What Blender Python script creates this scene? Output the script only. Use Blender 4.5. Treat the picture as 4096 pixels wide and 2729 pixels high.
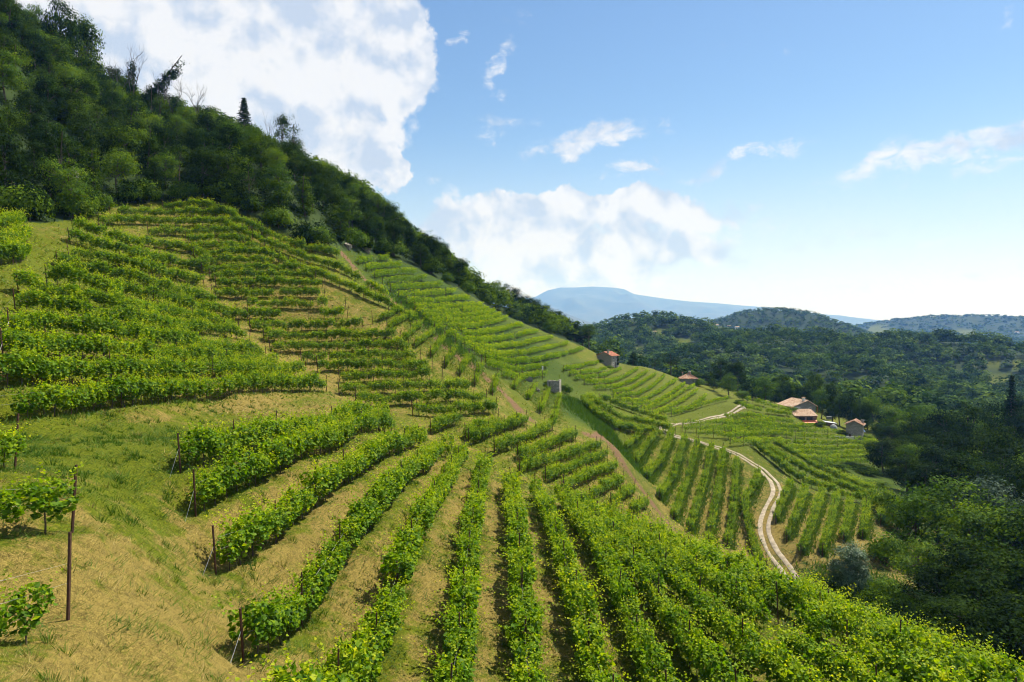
import bpy, bmesh, math, random
import numpy as np
from mathutils import Vector, Matrix
scene = bpy.context.scene
for o in list(bpy.data.objects): bpy.data.objects.remove(o)
COL = scene.collection
R = math.radians
# ------------------------------------------------------------------ camera
cam_d = bpy.data.cameras.new('camera'); cam = bpy.data.objects.new('camera', cam_d); COL.objects.link(cam)
cam_d.sensor_width = 36; cam_d.lens = 683.0 / 1024 * 36; cam_d.clip_start = 0.3; cam_d.clip_end = 80000
cam.location = (0, 0, 0); cam.rotation_euler = (R(90) - math.atan2(21.0, 683.0), 0, 0)
scene.camera = cam
# ------------------------------------------------------------------ sun, sky, exposure
SUN_EL, SUN_AZ = R(54), R(50)            # azimuth from the viewing direction (+Y) towards the right (+X)
sd = Vector((math.sin(SUN_AZ) * math.cos(SUN_EL), math.cos(SUN_AZ) * math.cos(SUN_EL), math.sin(SUN_EL)))
sun_d = bpy.data.lights.new('sun', 'SUN'); sun = bpy.data.objects.new('sun', sun_d); COL.objects.link(sun)
sun_d.energy = 5.0; sun_d.angle = R(0.53); sun_d.color = (1.0, 0.94, 0.82)
sun.rotation_euler = sd.to_track_quat('Z', 'Y').to_euler(); sun.location = (60, 20, 120)
world = bpy.data.worlds.new('World'); scene.world = world; world.use_nodes = True
vs = scene.view_settings; vs.view_transform = 'Standard'; vs.look = 'None'; vs.gamma = 1.0; vs.use_curve_mapping = False
vs.exposure = 1.0
scene.cycles.max_bounces = 6; scene.cycles.diffuse_bounces = 3; scene.cycles.glossy_bounces = 2
scene.cycles.transmission_bounces = 4; scene.cycles.volume_bounces = 0; scene.cycles.transparent_max_bounces = 8
scene.cycles.use_denoising = True; scene.cycles.pixel_filter_type = 'BLACKMAN_HARRIS'; scene.cycles.filter_width = 1.05; scene.cycles.caustics_reflective = False; scene.cycles.caustics_refractive = False
def build_sky():
    nt = world.node_tree; nt.nodes.clear(); N = nt.nodes.new; L = nt.links.new
    def math_(op, a, b=None, clamp=False):
        n = N('ShaderNodeMath'); n.operation = op; n.use_clamp = clamp
        for i, v in enumerate((a, b)):
            if v is None: continue
            if isinstance(v, (int, float)): n.inputs[i].default_value = v
            else: L(v, n.inputs[i])
        return n.outputs[0]
    sky = N('ShaderNodeTexSky'); sky.sky_type = 'NISHITA'; sky.sun_disc = False
    sky.sun_elevation = SUN_EL; sky.sun_rotation = SUN_AZ; sky.altitude = 300; sky.air_density = 1.15; sky.dust_density = 0.25; sky.ozone_density = 3.5
    tc = N('ShaderNodeTexCoord'); sep = N('ShaderNodeSeparateXYZ'); L(tc.outputs['Generated'], sep.inputs[0])
    az = math_('ARCTAN2', sep.outputs[0], sep.outputs[1]); el = math_('ARCSINE', sep.outputs[2])
    comb = N('ShaderNodeCombineXYZ'); L(az, comb.inputs[0]); L(el, comb.inputs[1])
    def noise(vec, scale, detail, rough, dist=0.0, off=None):
        if off is not None:
            m = N('ShaderNodeVectorMath'); m.operation = 'ADD'; L(vec, m.inputs[0]); m.inputs[1].default_value = off; vec = m.outputs[0]
        n = N('ShaderNodeTexNoise'); n.inputs['Scale'].default_value = scale; n.inputs['Detail'].default_value = detail
        n.inputs['Roughness'].default_value = rough; n.inputs['Distortion'].default_value = dist; L(vec, n.inputs['Vector']); return n.outputs['Fac']
    # wobble the placement so that no cloud keeps a clean outline
    wob = N('ShaderNodeTexNoise'); wob.inputs['Scale'].default_value = 7; wob.inputs['Detail'].default_value = 6; wob.inputs['Roughness'].default_value = .6
    L(comb.outputs[0], wob.inputs['Vector'])
    wv = N('ShaderNodeVectorMath'); wv.operation = 'MULTIPLY_ADD'; L(wob.outputs['Color'], wv.inputs[0]); wv.inputs[1].default_value = (.17, .14, 0); wv.inputs[2].default_value = (-.085, -.07, 0)
    pos = N('ShaderNodeVectorMath'); pos.operation = 'ADD'; L(comb.outputs[0], pos.inputs[0]); L(wv.outputs[0], pos.inputs[1]); pos = pos.outputs[0]
    def ae(px, py):
        x = (px - 512) / 683; a = math.atan(x); return a, math.atan((320 - py) / 683 * math.cos(a))
    def blob(px, py, rx, ry, rot, soft, gain, vec):
        a, e = ae(px, py); m = N('ShaderNodeMapping'); m.vector_type = 'TEXTURE'; L(vec, m.inputs[0])
        m.inputs['Location'].default_value = (a, e, 0); m.inputs['Rotation'].default_value = (0, 0, R(rot)); m.inputs['Scale'].default_value = (rx / 683, ry / 683, 1)
        ln = N('ShaderNodeVectorMath'); ln.operation = 'LENGTH'; L(m.outputs[0], ln.inputs[0])
        mr = N('ShaderNodeMapRange'); mr.interpolation_type = 'SMOOTHSTEP'; mr.inputs['From Min'].default_value = 1 + soft; mr.inputs['From Max'].default_value = 1 - soft
        mr.inputs['To Min'].default_value = 0; mr.inputs['To Max'].default_value = gain; L(ln.outputs[1], mr.inputs['Value']); return mr.outputs[0]
    big = None
    for b in [(250,20,165,60,0,.25,1),(215,90,170,75,-8,.25,1),(335,120,48,62,8,.35,1),(372,168,24,34,20,.4,1),(395,50,42,55,0,.4,1),(60,60,150,90,0,.5,.75),
              (600,212,125,20,-3,.5,.95),(520,232,85,30,0,.5,.9),(570,262,110,38,0,.6,.8),(660,245,60,28,0,.6,.7),(455,240,40,40,0,.6,.7)]:
        v = blob(*b, pos); big = v if big is None else math_('MAXIMUM', big, v)
    thin = None
    for b in [(498,70,9,34,-25,.8,.75),(484,102,14,10,30,.8,.6),(461,40,11,8,20,.8,.7),(520,12,22,8,-5,.8,.55),(503,130,34,8,10,.8,.65),(588,136,52,13,12,.7,1.0),(545,148,18,8,30,.8,.7),(663,123,13,6,-10,.8,.6),
              (628,172,34,7,3,.8,.85),(742,163,60,7,12,.8,.7),(650,158,5,3,0,.8,.5),(985,138,130,15,14,.7,.95),(1010,160,90,8,10,.8,.6),(1015,193,50,6,10,.8,.5),(618,106,14,4,0,.8,.35),(425,187,16,6,0,.8,.5),(770,228,60,6,3,.9,.5),(850,246,170,12,-2,.9,.5),(745,258,110,12,2,.9,.55),(930,276,150,10,0,.9,.5),(960,226,60,6,4,.9,.35)]:
        v = blob(*b, pos); thin = v if thin is None else math_('MAXIMUM', thin, v)
    # the rest of the sky: scattered fair-weather cloud of the same kind
    outside = N('ShaderNodeMapRange'); outside.inputs['From Min'].default_value = .85; outside.inputs['From Max'].default_value = 1.2; L(math_('ABSOLUTE', az), outside.inputs['Value'])
    hi = N('ShaderNodeMapRange'); hi.inputs['From Min'].default_value = .55; hi.inputs['From Max'].default_value = .8; L(el, hi.inputs['Value'])
    rest = math_('MAXIMUM', outside.outputs[0], hi.outputs[0])
    rn = N('ShaderNodeMapRange'); rn.inputs['From Min'].default_value = .5; rn.inputs['From Max'].default_value = .62; L(noise(tc.outputs['Generated'], 2.2, 3, .5), rn.inputs['Value'])
    big = math_('MAXIMUM', big, math_('MULTIPLY', rest, rn.outputs[0]))
    n1 = noise(comb.outputs[0], 19, 8, .60, .2); n1b = noise(comb.outputs[0], 19, 8, .60, .2, (-.012, -.02, 0))
    nlow = noise(comb.outputs[0], 9, 3, .55, .2, (3.1, 1.7, 0)); nlow2 = noise(comb.outputs[0], 9, 3, .55, .2, (3.1 - .02, 1.7 - .035, 0))
    # cumulus body
    d = math_('ADD', math_('MULTIPLY', big, 1.5), math_('MULTIPLY', math_('SUBTRACT', n1, .5), 2.3))
    a1 = N('ShaderNodeMapRange'); a1.interpolation_type = 'SMOOTHSTEP'; a1.inputs['From Min'].default_value = .38; a1.inputs['From Max'].default_value = .92; L(d, a1.inputs['Value'])
    st = N('ShaderNodeMapping'); st.inputs['Scale'].default_value = (1, 2.2, 1); L(comb.outputs[0], st.inputs[0])
    n2 = noise(st.outputs[0], 30, 6, .66, .6)
    d2 = math_('ADD', math_('MULTIPLY', thin, 1.0), math_('MULTIPLY', math_('SUBTRACT', n2, .5), 2.0))
    a2 = N('ShaderNodeMapRange'); a2.interpolation_type = 'SMOOTHSTEP'; a2.inputs['From Min'].default_value = .3; a2.inputs['From Max'].default_value = 1.2; L(d2, a2.inputs['Value'])
    a2o = math_('MULTIPLY', a2.outputs[0], math_('MULTIPLY', thin, 1.5, True))
    vl = N('ShaderNodeMapRange'); vl.interpolation_type = 'SMOOTHERSTEP'; vl.inputs['From Min'].default_value = .32; vl.inputs['From Max'].default_value = -.09; vl.inputs['To Max'].default_value = .80; L(el, vl.inputs['Value'])   # pale veil towards the horizon
    nv = noise(st.outputs[0], 5, 3, .55); veil = math_('MULTIPLY', vl.outputs[0], math_('ADD', math_('MULTIPLY', nv, .5), .78), True)
    alpha = math_('MULTIPLY', math_('MAXIMUM', a1.outputs[0], a2o), .95)
    sh = math_('ADD', math_('MULTIPLY', math_('SUBTRACT', n1, n1b), 2.4), math_('MULTIPLY', math_('SUBTRACT', nlow, nlow2), 3.4))
    sh = math_('ADD', sh, .62, True)
    cr = N('ShaderNodeValToRGB'); L(sh, cr.inputs[0]); cr.color_ramp.elements[0].position = .15; cr.color_ramp.elements[0].color = (.58, .67, .82, 1)
    cr.color_ramp.elements[1].position = .85; cr.color_ramp.elements[1].color = (.93, .94, .96, 1)
    bg1 = N('ShaderNodeBackground'); bg1.inputs[1].default_value = 0.064; hs = N('ShaderNodeHueSaturation'); hs.inputs['Saturation'].default_value = 1.06; L(sky.outputs[0], hs.inputs['Color']); L(hs.outputs[0], bg1.inputs[0])
    bg2 = N('ShaderNodeBackground'); bg2.inputs[1].default_value = 0.50; L(cr.outputs[0], bg2.inputs[0])
    bg3 = N('ShaderNodeBackground'); bg3.inputs[0].default_value = (.92, .95, 1.0, 1); bg3.inputs[1].default_value = .47
    mv = N('ShaderNodeMixShader'); L(veil, mv.inputs[0]); L(bg1.outputs[0], mv.inputs[1]); L(bg3.outputs[0], mv.inputs[2])
    mx = N('ShaderNodeMixShader'); L(alpha, mx.inputs[0]); L(mv.outputs[0], mx.inputs[1]); L(bg2.outputs[0], mx.inputs[2])
    out = N('ShaderNodeOutputWorld'); L(mx.outputs[0], out.inputs[0])
build_sky()
world.cycles.sampling_method = 'MANUAL'; world.cycles.sample_map_resolution = 256

F = 683.0; CXP = 512.0; CYP = 341.0
PITCH = math.atan2(21.0, F)
cP, sP = math.cos(PITCH), math.sin(PITCH)
def P3(px, py, D):
    """photo point (1024-wide) at a depth measured from the size of posts, doors and vines -> metres"""
    x = (px - CXP) / F * D; y = (CYP - py) / F * D
    return (x, D * cP + y * sP, -D * sP + y * cP)
def proj(X, Y, Z):
    d = Y * cP - Z * sP; u = Y * sP + Z * cP
    return CXP + X / d * F, CYP - u / d * F, d
def chain(pts, d0, d1, lift=0.0):
    """a row traced between two depths -> 3D polyline (straight-line perspective in between)"""
    p = np.array(pts, float); s = np.r_[0, np.cumsum(np.hypot(*np.diff(p, axis=0).T))]; s /= s[-1]
    D = 1.0 / ((1 - s) / d0 + s / d1)
    q = np.array([P3(a, b, c) for (a, b), c in zip(p, D)]); q[:, 2] -= lift
    return q
# ---- near block rows (ground line, or canopy middle with a lift) -------------------------
NEAR = [
 chain([(184,474.5),(216,461),(258,450),(315,434),(350,426),(386,417)], 33.8, 70),
 chain([(199,516.6),(212.5,507),(270.5,483),(302,468),(337,454),(392,437)], 31, 67),
 chain([(220,574),(276,541),(305,519),(359,480),(381.5,461),(424,444)], 27.5, 66),
 chain([(262,625),(316,566),(354,528),(373,509),(386,496),(405,472),(430,456),(450,445)], 23.2, 68, 1.05),
 chain([(345,690),(378.7,630),(398,581),(415,540),(425,517),(439,494),(447.6,479),(457,463),(464,451)], 22.4, 68, 1.05),
 chain([(452,690),(457.5,654),(464,605),(467,564),(472,531),(477,499),(482,474),(485,461)], 23.5, 67, 1.05),
 chain([(528,690),(526,655),(523,605),(520,573),(516.5,523),(513,499),(510,474)], 24.5, 64, 1.05),
 chain([(606,690),(595,663),(582,614),(569,573),(557.5,540),(546,507),(534.6,484)], 25, 62, 1.05),
 chain([(662,690),(633,630),(616,589),(607,564),(592,540),(579,520),(562.5,492)], 27, 61, 1.05),
]
EDGE = chain([(658,524.5),(700,545.6),(740,558),(775,572),(820,589.6),(870,612),(931,635),(1006,663),(1060,690)], 59, 31.5, 1.9)
CP = []
for r in NEAR:
    CP += [tuple(v) for v in r[::2]] + [tuple(r[-1])]
CP += [tuple(v) for v in EDGE]
PX = [
 # grassy bank, path and the long bottom row of the upper block
 (0,425,36),(83,412,43),(167,402,52),(252,397,66),(322,395,78),(60,450,33),(120,440,38),(200,425,50),(300,415,66),(360,408,77),
 (18,489,24),(65,533,21),(67,619,17.5),(0,680,13),(72,682,14.5),(150,625,19.3),(120,520,24.5),(170,565,25.3),(0,560,18.5),
 # upper block
 (7,362,41),(13,338,48),(50,282,66),(72,259,72),(67,295,72),(94,300,78),(150,350,62),(200,340,80),(150,300,84),(122,255,90),(215,309,100),(287,360,93),
 (250,340,92),(200,250,114),(160,217,120),(218,222,124),(120,224,112),(90,235,98),(30,262,72),(12,290,62),(50,235,86),(40,222,96),(100,345,54),(60,330,58),
 # face and spur
 (330,300,112),(300,280,117),(260,265,117),(389,317,112),(345,262,136),(338,256,136),(411,352,107),(370,360,99),(330,372,92),(440,380,101),(400,395,89),
 (356,402,83),(425,414,83),(472,391,101),(498,401,101),(496,411,93),(460,405,90),(290,245,126),(250,222,127),
 # crease between the near block and the spur
 (386,422,72),(424,446,68),(450,454,70),(472,454,73),(496,466,71),(519,473,70),(546,485,72),(565,494,74),(591,503,78),(620,514,82),(650,530,86),
 (552,429,97),(526,424,95),(575,438,97),(560,462,84),(600,447,98),(607,457,97),(585,466,89),(616,469,97),(623,483,95),(640,500,95),
 # tracks
 (360,276,136),(392,301,130),(408,314,127),(438,340,121),(453,352,116),(476,368,113),(485,378,112),(504,393,108),(523,414,104),(593,434,104),(614,445,103),(642,487,101),(667,521,98),
 # far block
 (360,260,152),(400,285,150),(440,312,145),(480,345,140),(500,365,138),(450,290,172),(430,270,186),(400,256,182),(500,330,180),(540,350,190),(560,362,195),
 (520,325,228),(555,335,258),(480,300,218),(575,346,285),(592,352,292),(540,372,165),(520,380,143),
 # stone hut, saddle, dark grass strip and the rows beside it
 (557,393,148),(590,402,152),(560,410,130),(580,425,114),(540,405,122),(603,431,124),(610,428,130),(665,440,147),(640,427,150),(600,406,158),(582,397,162),
 # road rows
 (635,464,130),(647,481,116),(659,499,112),(673,520,106),(690,500,118),(700,530,108),(720,552,102),(720,500,120),(740,480,130),(730,455,140),(700,447,142),
 (741,407,190),(711,418,176),(674,424,166),(662,428,160),(677,437,151),(708,444,147),(727,449,145),(759,467,138),(777,488,128),(767,513,118),(763,527,113),(774,555,105),(788,574,100),
 (800,520,114),(830,520,116),(860,530,112),(800,557,102),(840,560,101),(880,545,108),(890,518,124),(840,580,96),
 (753,446,152),(793,478,138),(835,496,133),(877,508,130),(892,513,128),(840,485,150),(890,490,148),
 # terraces with the farm houses
 (880,464,182),(800,452,178),(830,466,168),(740,430,178),(800,408,222),(806,423,212),(830,425,214),(855,439,204),(890,442,205),(750,410,206),(760,400,216),(770,440,180),
 # slope below the upper house
 (608,367,285),(640,366,282),(660,373,272),(687,384,280),(700,391,250),(730,398,226),(720,411,192),(690,418,180),(660,417,177),(620,400,183),(640,385,226),(600,386,192),
 (590,373,216),(570,366,226),(577,388,172),(680,401,214),(715,384,300),
 # valley on the right
 (760,398,300),(740,403,232),(765,406,240),(800,414,246),(830,424,240),(860,438,232),(880,445,230),(720,397,262),(850,410,310),(950,425,310),(900,600,86),(1000,655,76),(960,560,112),(1000,500,152),(940,485,172),(1024,455,225),(930,455,215),(1060,600,95),(1060,520,140),
]
CP += [P3(*p) for p in PX]
CP += [(-75,100,17),(-105,112,45),(-150,130,85),(-95,85,22),(-120,60,30),(-70,50,12),(-50,40,4),(-55,22,2),(-35,18,-2),(-22,8,-5.5),(-10,6,-8),(0,10,-11.5),(12,12,-14.5),(24,15,-17.5),(0,-5,-10.5),(30,0,-20),(36,22,-24),(-40,-5,0),(-80,20,15),
 (-95,170,46.5),(-78,228,51),(-60,286,46),(-36,335,28),(-1,362,5),(27,380,-16),(-48,150,30),(-60,180,38),(-45,215,33),(-35,260,24),(-5,310,2),(-20,290,14),
 (-150,170,98),(-180,230,95),(-120,290,70),(-100,360,35),(-60,420,0),(0,460,-40),(60,420,-45),(60,340,-25),(-200,120,125),(-240,200,120),(-200,400,40),
 (25,60,-27),(34,76,-33),(42,92,-37),(30,44,-25.5),(40,40,-30),(60,50,-35),(90,60,-36),(80,100,-38),(120,120,-40),(160,200,-46),(200,300,-55),(120,400,-55),(220,120,-45),(200,450,-62),(60,480,-58),(120,20,-36),(300,250,-58),(280,420,-64)]
CP = np.array(CP)
def _tps(P, smooth):
    A = P[:, :2]; n = len(P)
    r2 = ((A[:, None] - A[None]) ** 2).sum(-1)
    K = 0.5 * r2 * np.log(r2 + 1e-9) + np.eye(n) * smooth
    Q = np.c_[np.ones(n), A]
    M = np.block([[K, Q], [Q.T, np.zeros((3, 3))]])
    return np.linalg.solve(M, np.r_[P[:, 2], 0, 0, 0])
# nearby terrain is fitted in a log-radial stretch so that near detail and far form weigh alike
def _warp(X, Y):
    r = np.hypot(X, Y) + 1e-6; k = np.log1p(r / 25.0) / r * 25.0
    return X * k, Y * k
_wx, _wy = _warp(CP[:, 0], CP[:, 1])
_sc = 1.0 / (1.0 + np.hypot(CP[:, 0], CP[:, 1]) / 25.0)
_WP = np.c_[_wx, _wy, CP[:, 2]]
_wt = _tps(_WP, 0.35)
def H_near(X, Y):
    X = np.asarray(X, float); Y = np.asarray(Y, float); sh = X.shape
    wx, wy = _warp(X.ravel(), Y.ravel()); out = np.empty(wx.size)
    for i in range(0, wx.size, 20000):
        a, b = wx[i:i+20000], wy[i:i+20000]
        r2 = (a[:, None] - _wx) ** 2 + (b[:, None] - _wy) ** 2
        out[i:i+20000] = (0.5 * r2 * np.log(r2 + 1e-9)) @ _wt[:-3] + _wt[-3] + _wt[-2] * a + _wt[-1] * b
    return out.reshape(sh)
# hills beyond: (photo x, depth, crest height, half width, half depth, power)
def _g(X, Y, px, D, sx, sy, rot=0.0, p=2.0):
    cx = (px - CXP) / F * D; c, s = math.cos(rot), math.sin(rot)
    u = ((X - cx) * c + (Y - D) * s) / sx; v = (-(X - cx) * s + (Y - D) * c) / sy
    return np.exp(-(np.abs(u) ** p + np.abs(v) ** p))
def H_far(X, Y):
    r = np.hypot(X, Y)
    z = -60 - 22 * np.clip((r - 400) / 1500, 0, 1)
    z = z + 58 * _g(X, Y, 636, 1050, 108, 230, 0.22) + 12 * _g(X, Y, 690, 960, 50, 120, 0.2)
    z = z + 82 * _g(X, Y, 777, 1800, 150, 260, 0.1) + 46 * _g(X, Y, 705, 1950, 200, 240) + 34 * _g(X, Y, 845, 1750, 130, 200)
    z = z + 33 * _g(X, Y, 800, 740, 90, 100, 0.2) + 36 * _g(X, Y, 905, 800, 80, 110) + 26 * _g(X, Y, 1010, 700, 70, 90) + 26 * _g(X, Y, 720, 640, 55, 70) + 20 * _g(X, Y, 860, 560, 45, 60)
    z = z + 92 * _g(X, Y, 1000, 3600, 520, 420) + 50 * _g(X, Y, 900, 3900, 420, 300)
    z = z + 112 * _g(X, Y, 692, 5200, 170, 200, 0, 1.6)
    z = z + 60 * _g(X, Y, 300, 900, 400, 300)
    return z + 2.5 * np.sin(X / 47.0 + 1.3 * np.sin(Y / 83.0)) * np.cos(Y / 61.0)
GX0, GX1, GY0, GY1, GS = -260.0, 330.0, -12.0, 520.0, 1.0
_gx = np.arange(GX0, GX1 + GS, GS); _gy = np.arange(GY0, GY1 + GS, GS)
_GXX, _GYY = np.meshgrid(_gx, _gy)
GRID = H_near(_GXX, _GYY)
def _bil(G, X, Y):
    fx = np.clip((X - GX0) / GS, 0, G.shape[1] - 1.001); fy = np.clip((Y - GY0) / GS, 0, G.shape[0] - 1.001)
    i = fx.astype(int); j = fy.astype(int); a = fx - i; b = fy - j
    return (G[j, i] * (1 - a) + G[j, i + 1] * a) * (1 - b) + (G[j + 1, i] * (1 - a) + G[j + 1, i + 1] * a) * b
def H(X, Y):
    X = np.asarray(X, float); Y = np.asarray(Y, float)
    r = np.hypot(X, Y - 60)
    w = np.clip((r - 300) / 150, 0, 1); w = w * w * (3 - 2 * w)
    e = np.maximum.reduce([np.clip((X - 250) / 60, 0, 1), np.clip((-200 - X) / 50, 0, 1) * 0, np.zeros_like(X)])
    w = np.maximum(w, e)
    return _bil(GRID, X, Y) * (1 - w) + H_far(X, Y) * w

rng = np.random.default_rng(7); random.seed(7)
def cast(px, py, Hf=None, t0=7.0, steps=560, tmax=900.0):
    """first hit of the sight line through a photo point with the hillside -> (n,3)"""
    Hf = Hf or H
    px = np.atleast_1d(np.asarray(px, float)); py = np.atleast_1d(np.asarray(py, float))
    dx = (px - CXP) / F; dy = (CYP - py) / F
    X, Y, Z = dx, cP + dy * sP, -sP + dy * cP
    t = np.full(px.shape, t0); lo = t.copy(); hit = np.zeros(px.shape, bool); T = np.full(px.shape, tmax)
    for _ in range(steps):
        tn = t * 1.0085 + .02
        b = (~hit) & (Z * tn < Hf(X * tn, Y * tn)); T[b] = tn[b]; lo[b] = t[b]; hit |= b; t = tn
        if hit.all() or t[0] > tmax: break
    hi = T.copy()
    for _ in range(12):
        m = (lo + hi) / 2; b = Z * m < Hf(X * m, Y * m); hi = np.where(hit & b, m, hi); lo = np.where(hit & ~b, m, lo)
    return np.c_[X * hi, Y * hi, Z * hi]
def densify(pts, step=3.0):
    p = np.array(pts, float); out = [p[0]]
    for a, b in zip(p[:-1], p[1:]):
        n = max(1, int(np.hypot(*(b - a)) / step)); out += [a + (b - a) * k / n for k in range(1, n + 1)]
    return np.array(out)
def resample(P, step):
    s = np.r_[0, np.cumsum(np.linalg.norm(np.diff(P[:, :2], axis=0), axis=1))]
    n = max(2, int(s[-1] / step) + 1); t = np.linspace(0, s[-1], n)
    return np.c_[np.interp(t, s, P[:, 0]), np.interp(t, s, P[:, 1])]
def smooth(P, k):
    for _ in range(k):
        Q = P.copy(); Q[1:-1] = (P[:-2] + 2 * P[1:-1] + P[2:]) / 4; P = Q
    return P
def row_from_px(pts, k=10):
    d = densify(pts); W = cast(d[:, 0], d[:, 1]); return smooth(resample(W, .6), k)
def tr(ox, oy, s): return lambda *a: [(ox + a[i] / s, oy + a[i + 1] / s) for i in range(0, len(a), 2)]
cB = tr(425, 400, 7.84); c2 = tr(0, 200, 6.894); c4 = tr(300, 225, 7.84); c6 = tr(525, 275, 9.404); c7 = tr(725, 325, 7.84); c8 = tr(625, 425, 5.9)
def between(a, b, n):
    """n rows traced between two known rows"""
    def rs(p):
        p = np.array(p, float); s = np.r_[0, np.cumsum(np.hypot(*np.diff(p, axis=0).T))]; t = np.linspace(0, s[-1], 8)
        return np.c_[np.interp(t, s, p[:, 0]), np.interp(t, s, p[:, 1])]
    A, B = rs(a), rs(b); return [A + (B - A) * k / (n + 1) for k in range(1, n + 1)]
ROWS = []      # (block, xy polyline)
# near block: rows 1-9 traced, the rest fanned out to the brow of the slope
def xy_ext(r, ext=6.0):
    p = r[:, :2]; d = p[0] - p[1]; d /= np.linalg.norm(d); return np.r_[[p[0] + d * ext], p]
near_xy = [r[:, :2] for r in NEAR[:3]] + [xy_ext(NEAR[3], 1.2)] + [xy_ext(r) for r in NEAR[4:]]
def rs2(p, n=24):
    s = np.r_[0, np.cumsum(np.linalg.norm(np.diff(p, axis=0), axis=1))]; t = np.linspace(0, s[-1], n)
    return np.c_[np.interp(t, s, p[:, 0]), np.interp(t, s, p[:, 1])]
A9, E9 = rs2(near_xy[8]), rs2(np.r_[[[31.0, 22.0]], EDGE[::-1, :2]])
for p in near_xy: ROWS.append(('near', smooth(resample(p, .6), 6)))
for k in range(1, 9):
    q = A9 + (E9 - A9) * k / 8.0
    if k in (2, 4, 6): q = q[:19]
    ROWS.append(('near', smooth(resample(q, .6), 6)))
# upper block on the left
UP = [c2(0,1530, 330,1500, 660,1445, 1150,1395, 1740,1350, 2250,1330), c2(0,1300, 370,1275, 900,1262, 1600,1245, 2100,1235), c2(45,1115, 390,1090, 660,1112, 1250,1150, 1700,1180, 1900,1190),
      c2(85,955, 400,945, 1000,1020, 1500,1085, 1830,1118), c2(135,790, 450,830, 1000,900, 1600,970, 1720,985), c2(155,655, 450,720, 1000,820, 1500,900, 1640,920), c2(345,565, 700,650, 1100,740, 1500,800, 1620,815),
      c2(410,470, 700,540, 1000,620, 1350,700, 1480,722), c2(495,400, 800,470, 1100,530, 1250,560, 1400,590), c2(520,215, 800,300, 1000,335, 1300,372, 1400,385), c2(500,300, 800,390, 1000,430, 1300,475, 1420,495)]
for p in UP: ROWS.append(('upper', row_from_px(p)))
# terraced face to its right
FACE = [(112,238,217),(100,246,226),(150,246,236),(188,252,243.5),(192,264,251),(196,270,258),(200,278,265.5),(204,300,273),(212,315,280),(218,322,288),(214,324,298),(250,345,308.5),(222,347,319),(252,362,331),(266,400,342),(272,408,352.5),(304,420,363),(320,432,373),(342,442,383),(341,468,393),(357,486,403.5),(415,496,414.5)]
for a, b, y in FACE: ROWS.append(('face', row_from_px([(a, y + 1), ((a + b) / 2, y), (b, y - .5)])))
RIDGE = [[(165,209),(205,208),(245,227),(290,247),(338,259)],[(225,228),(262,245),(310,263),(350,277),(385,301)],[(262,257),(310,275),(350,291),(392,312),(420,331)]]
for p in RIDGE: ROWS.append(('ridge', row_from_px(p, 16)))
SPUR = [(374,324.5,402,313),(388,331,415,317),(402,345,422,327),(415,351,434,335),(431,360,444,342),(445,369,455.6,352),(460,378,469.6,361),(475,387,482,370),(492.6,395,497.7,381),(514,391,522,378),(528,402,536,388),(540,415,549,392),(554,424,560,398)]
for a, b, c, d in SPUR: ROWS.append(('spur', row_from_px([(a, b), (c, d)], 4)))
FOLD = [[(432,434),(460,422)],[(467,438),(498,425)],[(470,444),(526,425)],[(496,453),(517,447.5),(552.5,430)],[(519,462),(531,458),(575.5,439)],[(520.6,472),(560,463),(600,448)],[(546,482),(585.7,466),(607,458)],[(565,490),(616,470)],[(591,499),(623,484)],[(612,507),(634,493)],[(632,516),(647,506)]]
for p in FOLD: ROWS.append(('fold', row_from_px(p, 6)))
# far block under the wood
GA, GB, GC, GD = [(358,266),(375,263),(388,261)], [(415,313),(450,311),(482,309)], [(435,333),(475,330),(507,322)], [(485,362),(515,367),(545,362),(583,351)]
FARB = [GA] + between(GA, GB, 6) + [GB] + between(GB, GC, 3) + [GC] + between(GC, GD, 4) + [GD]
FARB += [[(486,368),(502,372),(522,374),(548,368)], [(502,379),(522,382),(546,378)]]
for p in FARB: ROWS.append(('far', row_from_px(p, 10)))
# slope below the upper house
HOUSE = [c6(360,920, 480,892, 600,862, 690,842), c6(420,960, 600,940, 760,912), c6(470,1000, 700,985, 860,922, 900,895), c6(560,1040, 780,1040, 960,970, 1060,895), c6(650,1090, 850,1090, 1030,1012, 1150,925),
         c6(820,1130, 960,1120, 1130,1022, 1230,945), c6(830,1180, 1060,1150, 1220,1060, 1310,965), c6(900,1220, 1080,1220, 1280,1112, 1420,1005), c6(1010,1250, 1220,1230, 1390,1132, 1500,1045), c6(1100,1300, 1300,1232, 1480,1122, 1590,1065),
         c6(1200,1340, 1400,1250, 1620,1115), c6(1300,1315, 1550,1282, 1700,1165), c6(1380,1335, 1600,1275, 1780,1215, 1910,1185)]
for p in HOUSE: ROWS.append(('house', row_from_px(p, 10)))
BROW = [cB(1240,40, 1320,120, 1440,228, 1580,248, 1720,266, 1880,294), cB(1290,12, 1400,104, 1550,176, 1700,206, 1850,238, 1960,286), cB(1380,14, 1500,64, 1650,116, 1800,176, 1900,206)]
for p in BROW: ROWS.append(('brow', row_from_px(p, 12)))
ROADL = [cB(1570,390, 1640,340, 1700,275), cB(1650,500, 1740,385, 1810,285), cB(1740,620, 1850,500, 1930,300), cB(1835,780, 1940,640, 2040,310), cB(1950,940, 2060,640, 2140,345), cB(2070,1050, 2180,700, 2250,380),
         c8(490,720, 540,450, 580,150), c8(605,720, 640,500, 658,205), c8(800,850, 725,640, 700,480, 775,370, 785,290)]
for p in ROADL: ROWS.append(('roadleft', row_from_px(p, 8)))
ROADR = [c8(890,590, 930,480, 980,360), c8(955,690, 1010,560, 1070,395), c8(1040,780, 1100,620, 1165,410), c8(1165,780, 1215,600, 1250,440), c8(1290,690, 1320,560, 1330,460), c8(1400,670, 1420,560, 1422,490), c8(1510,590, 1516,510)]
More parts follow.
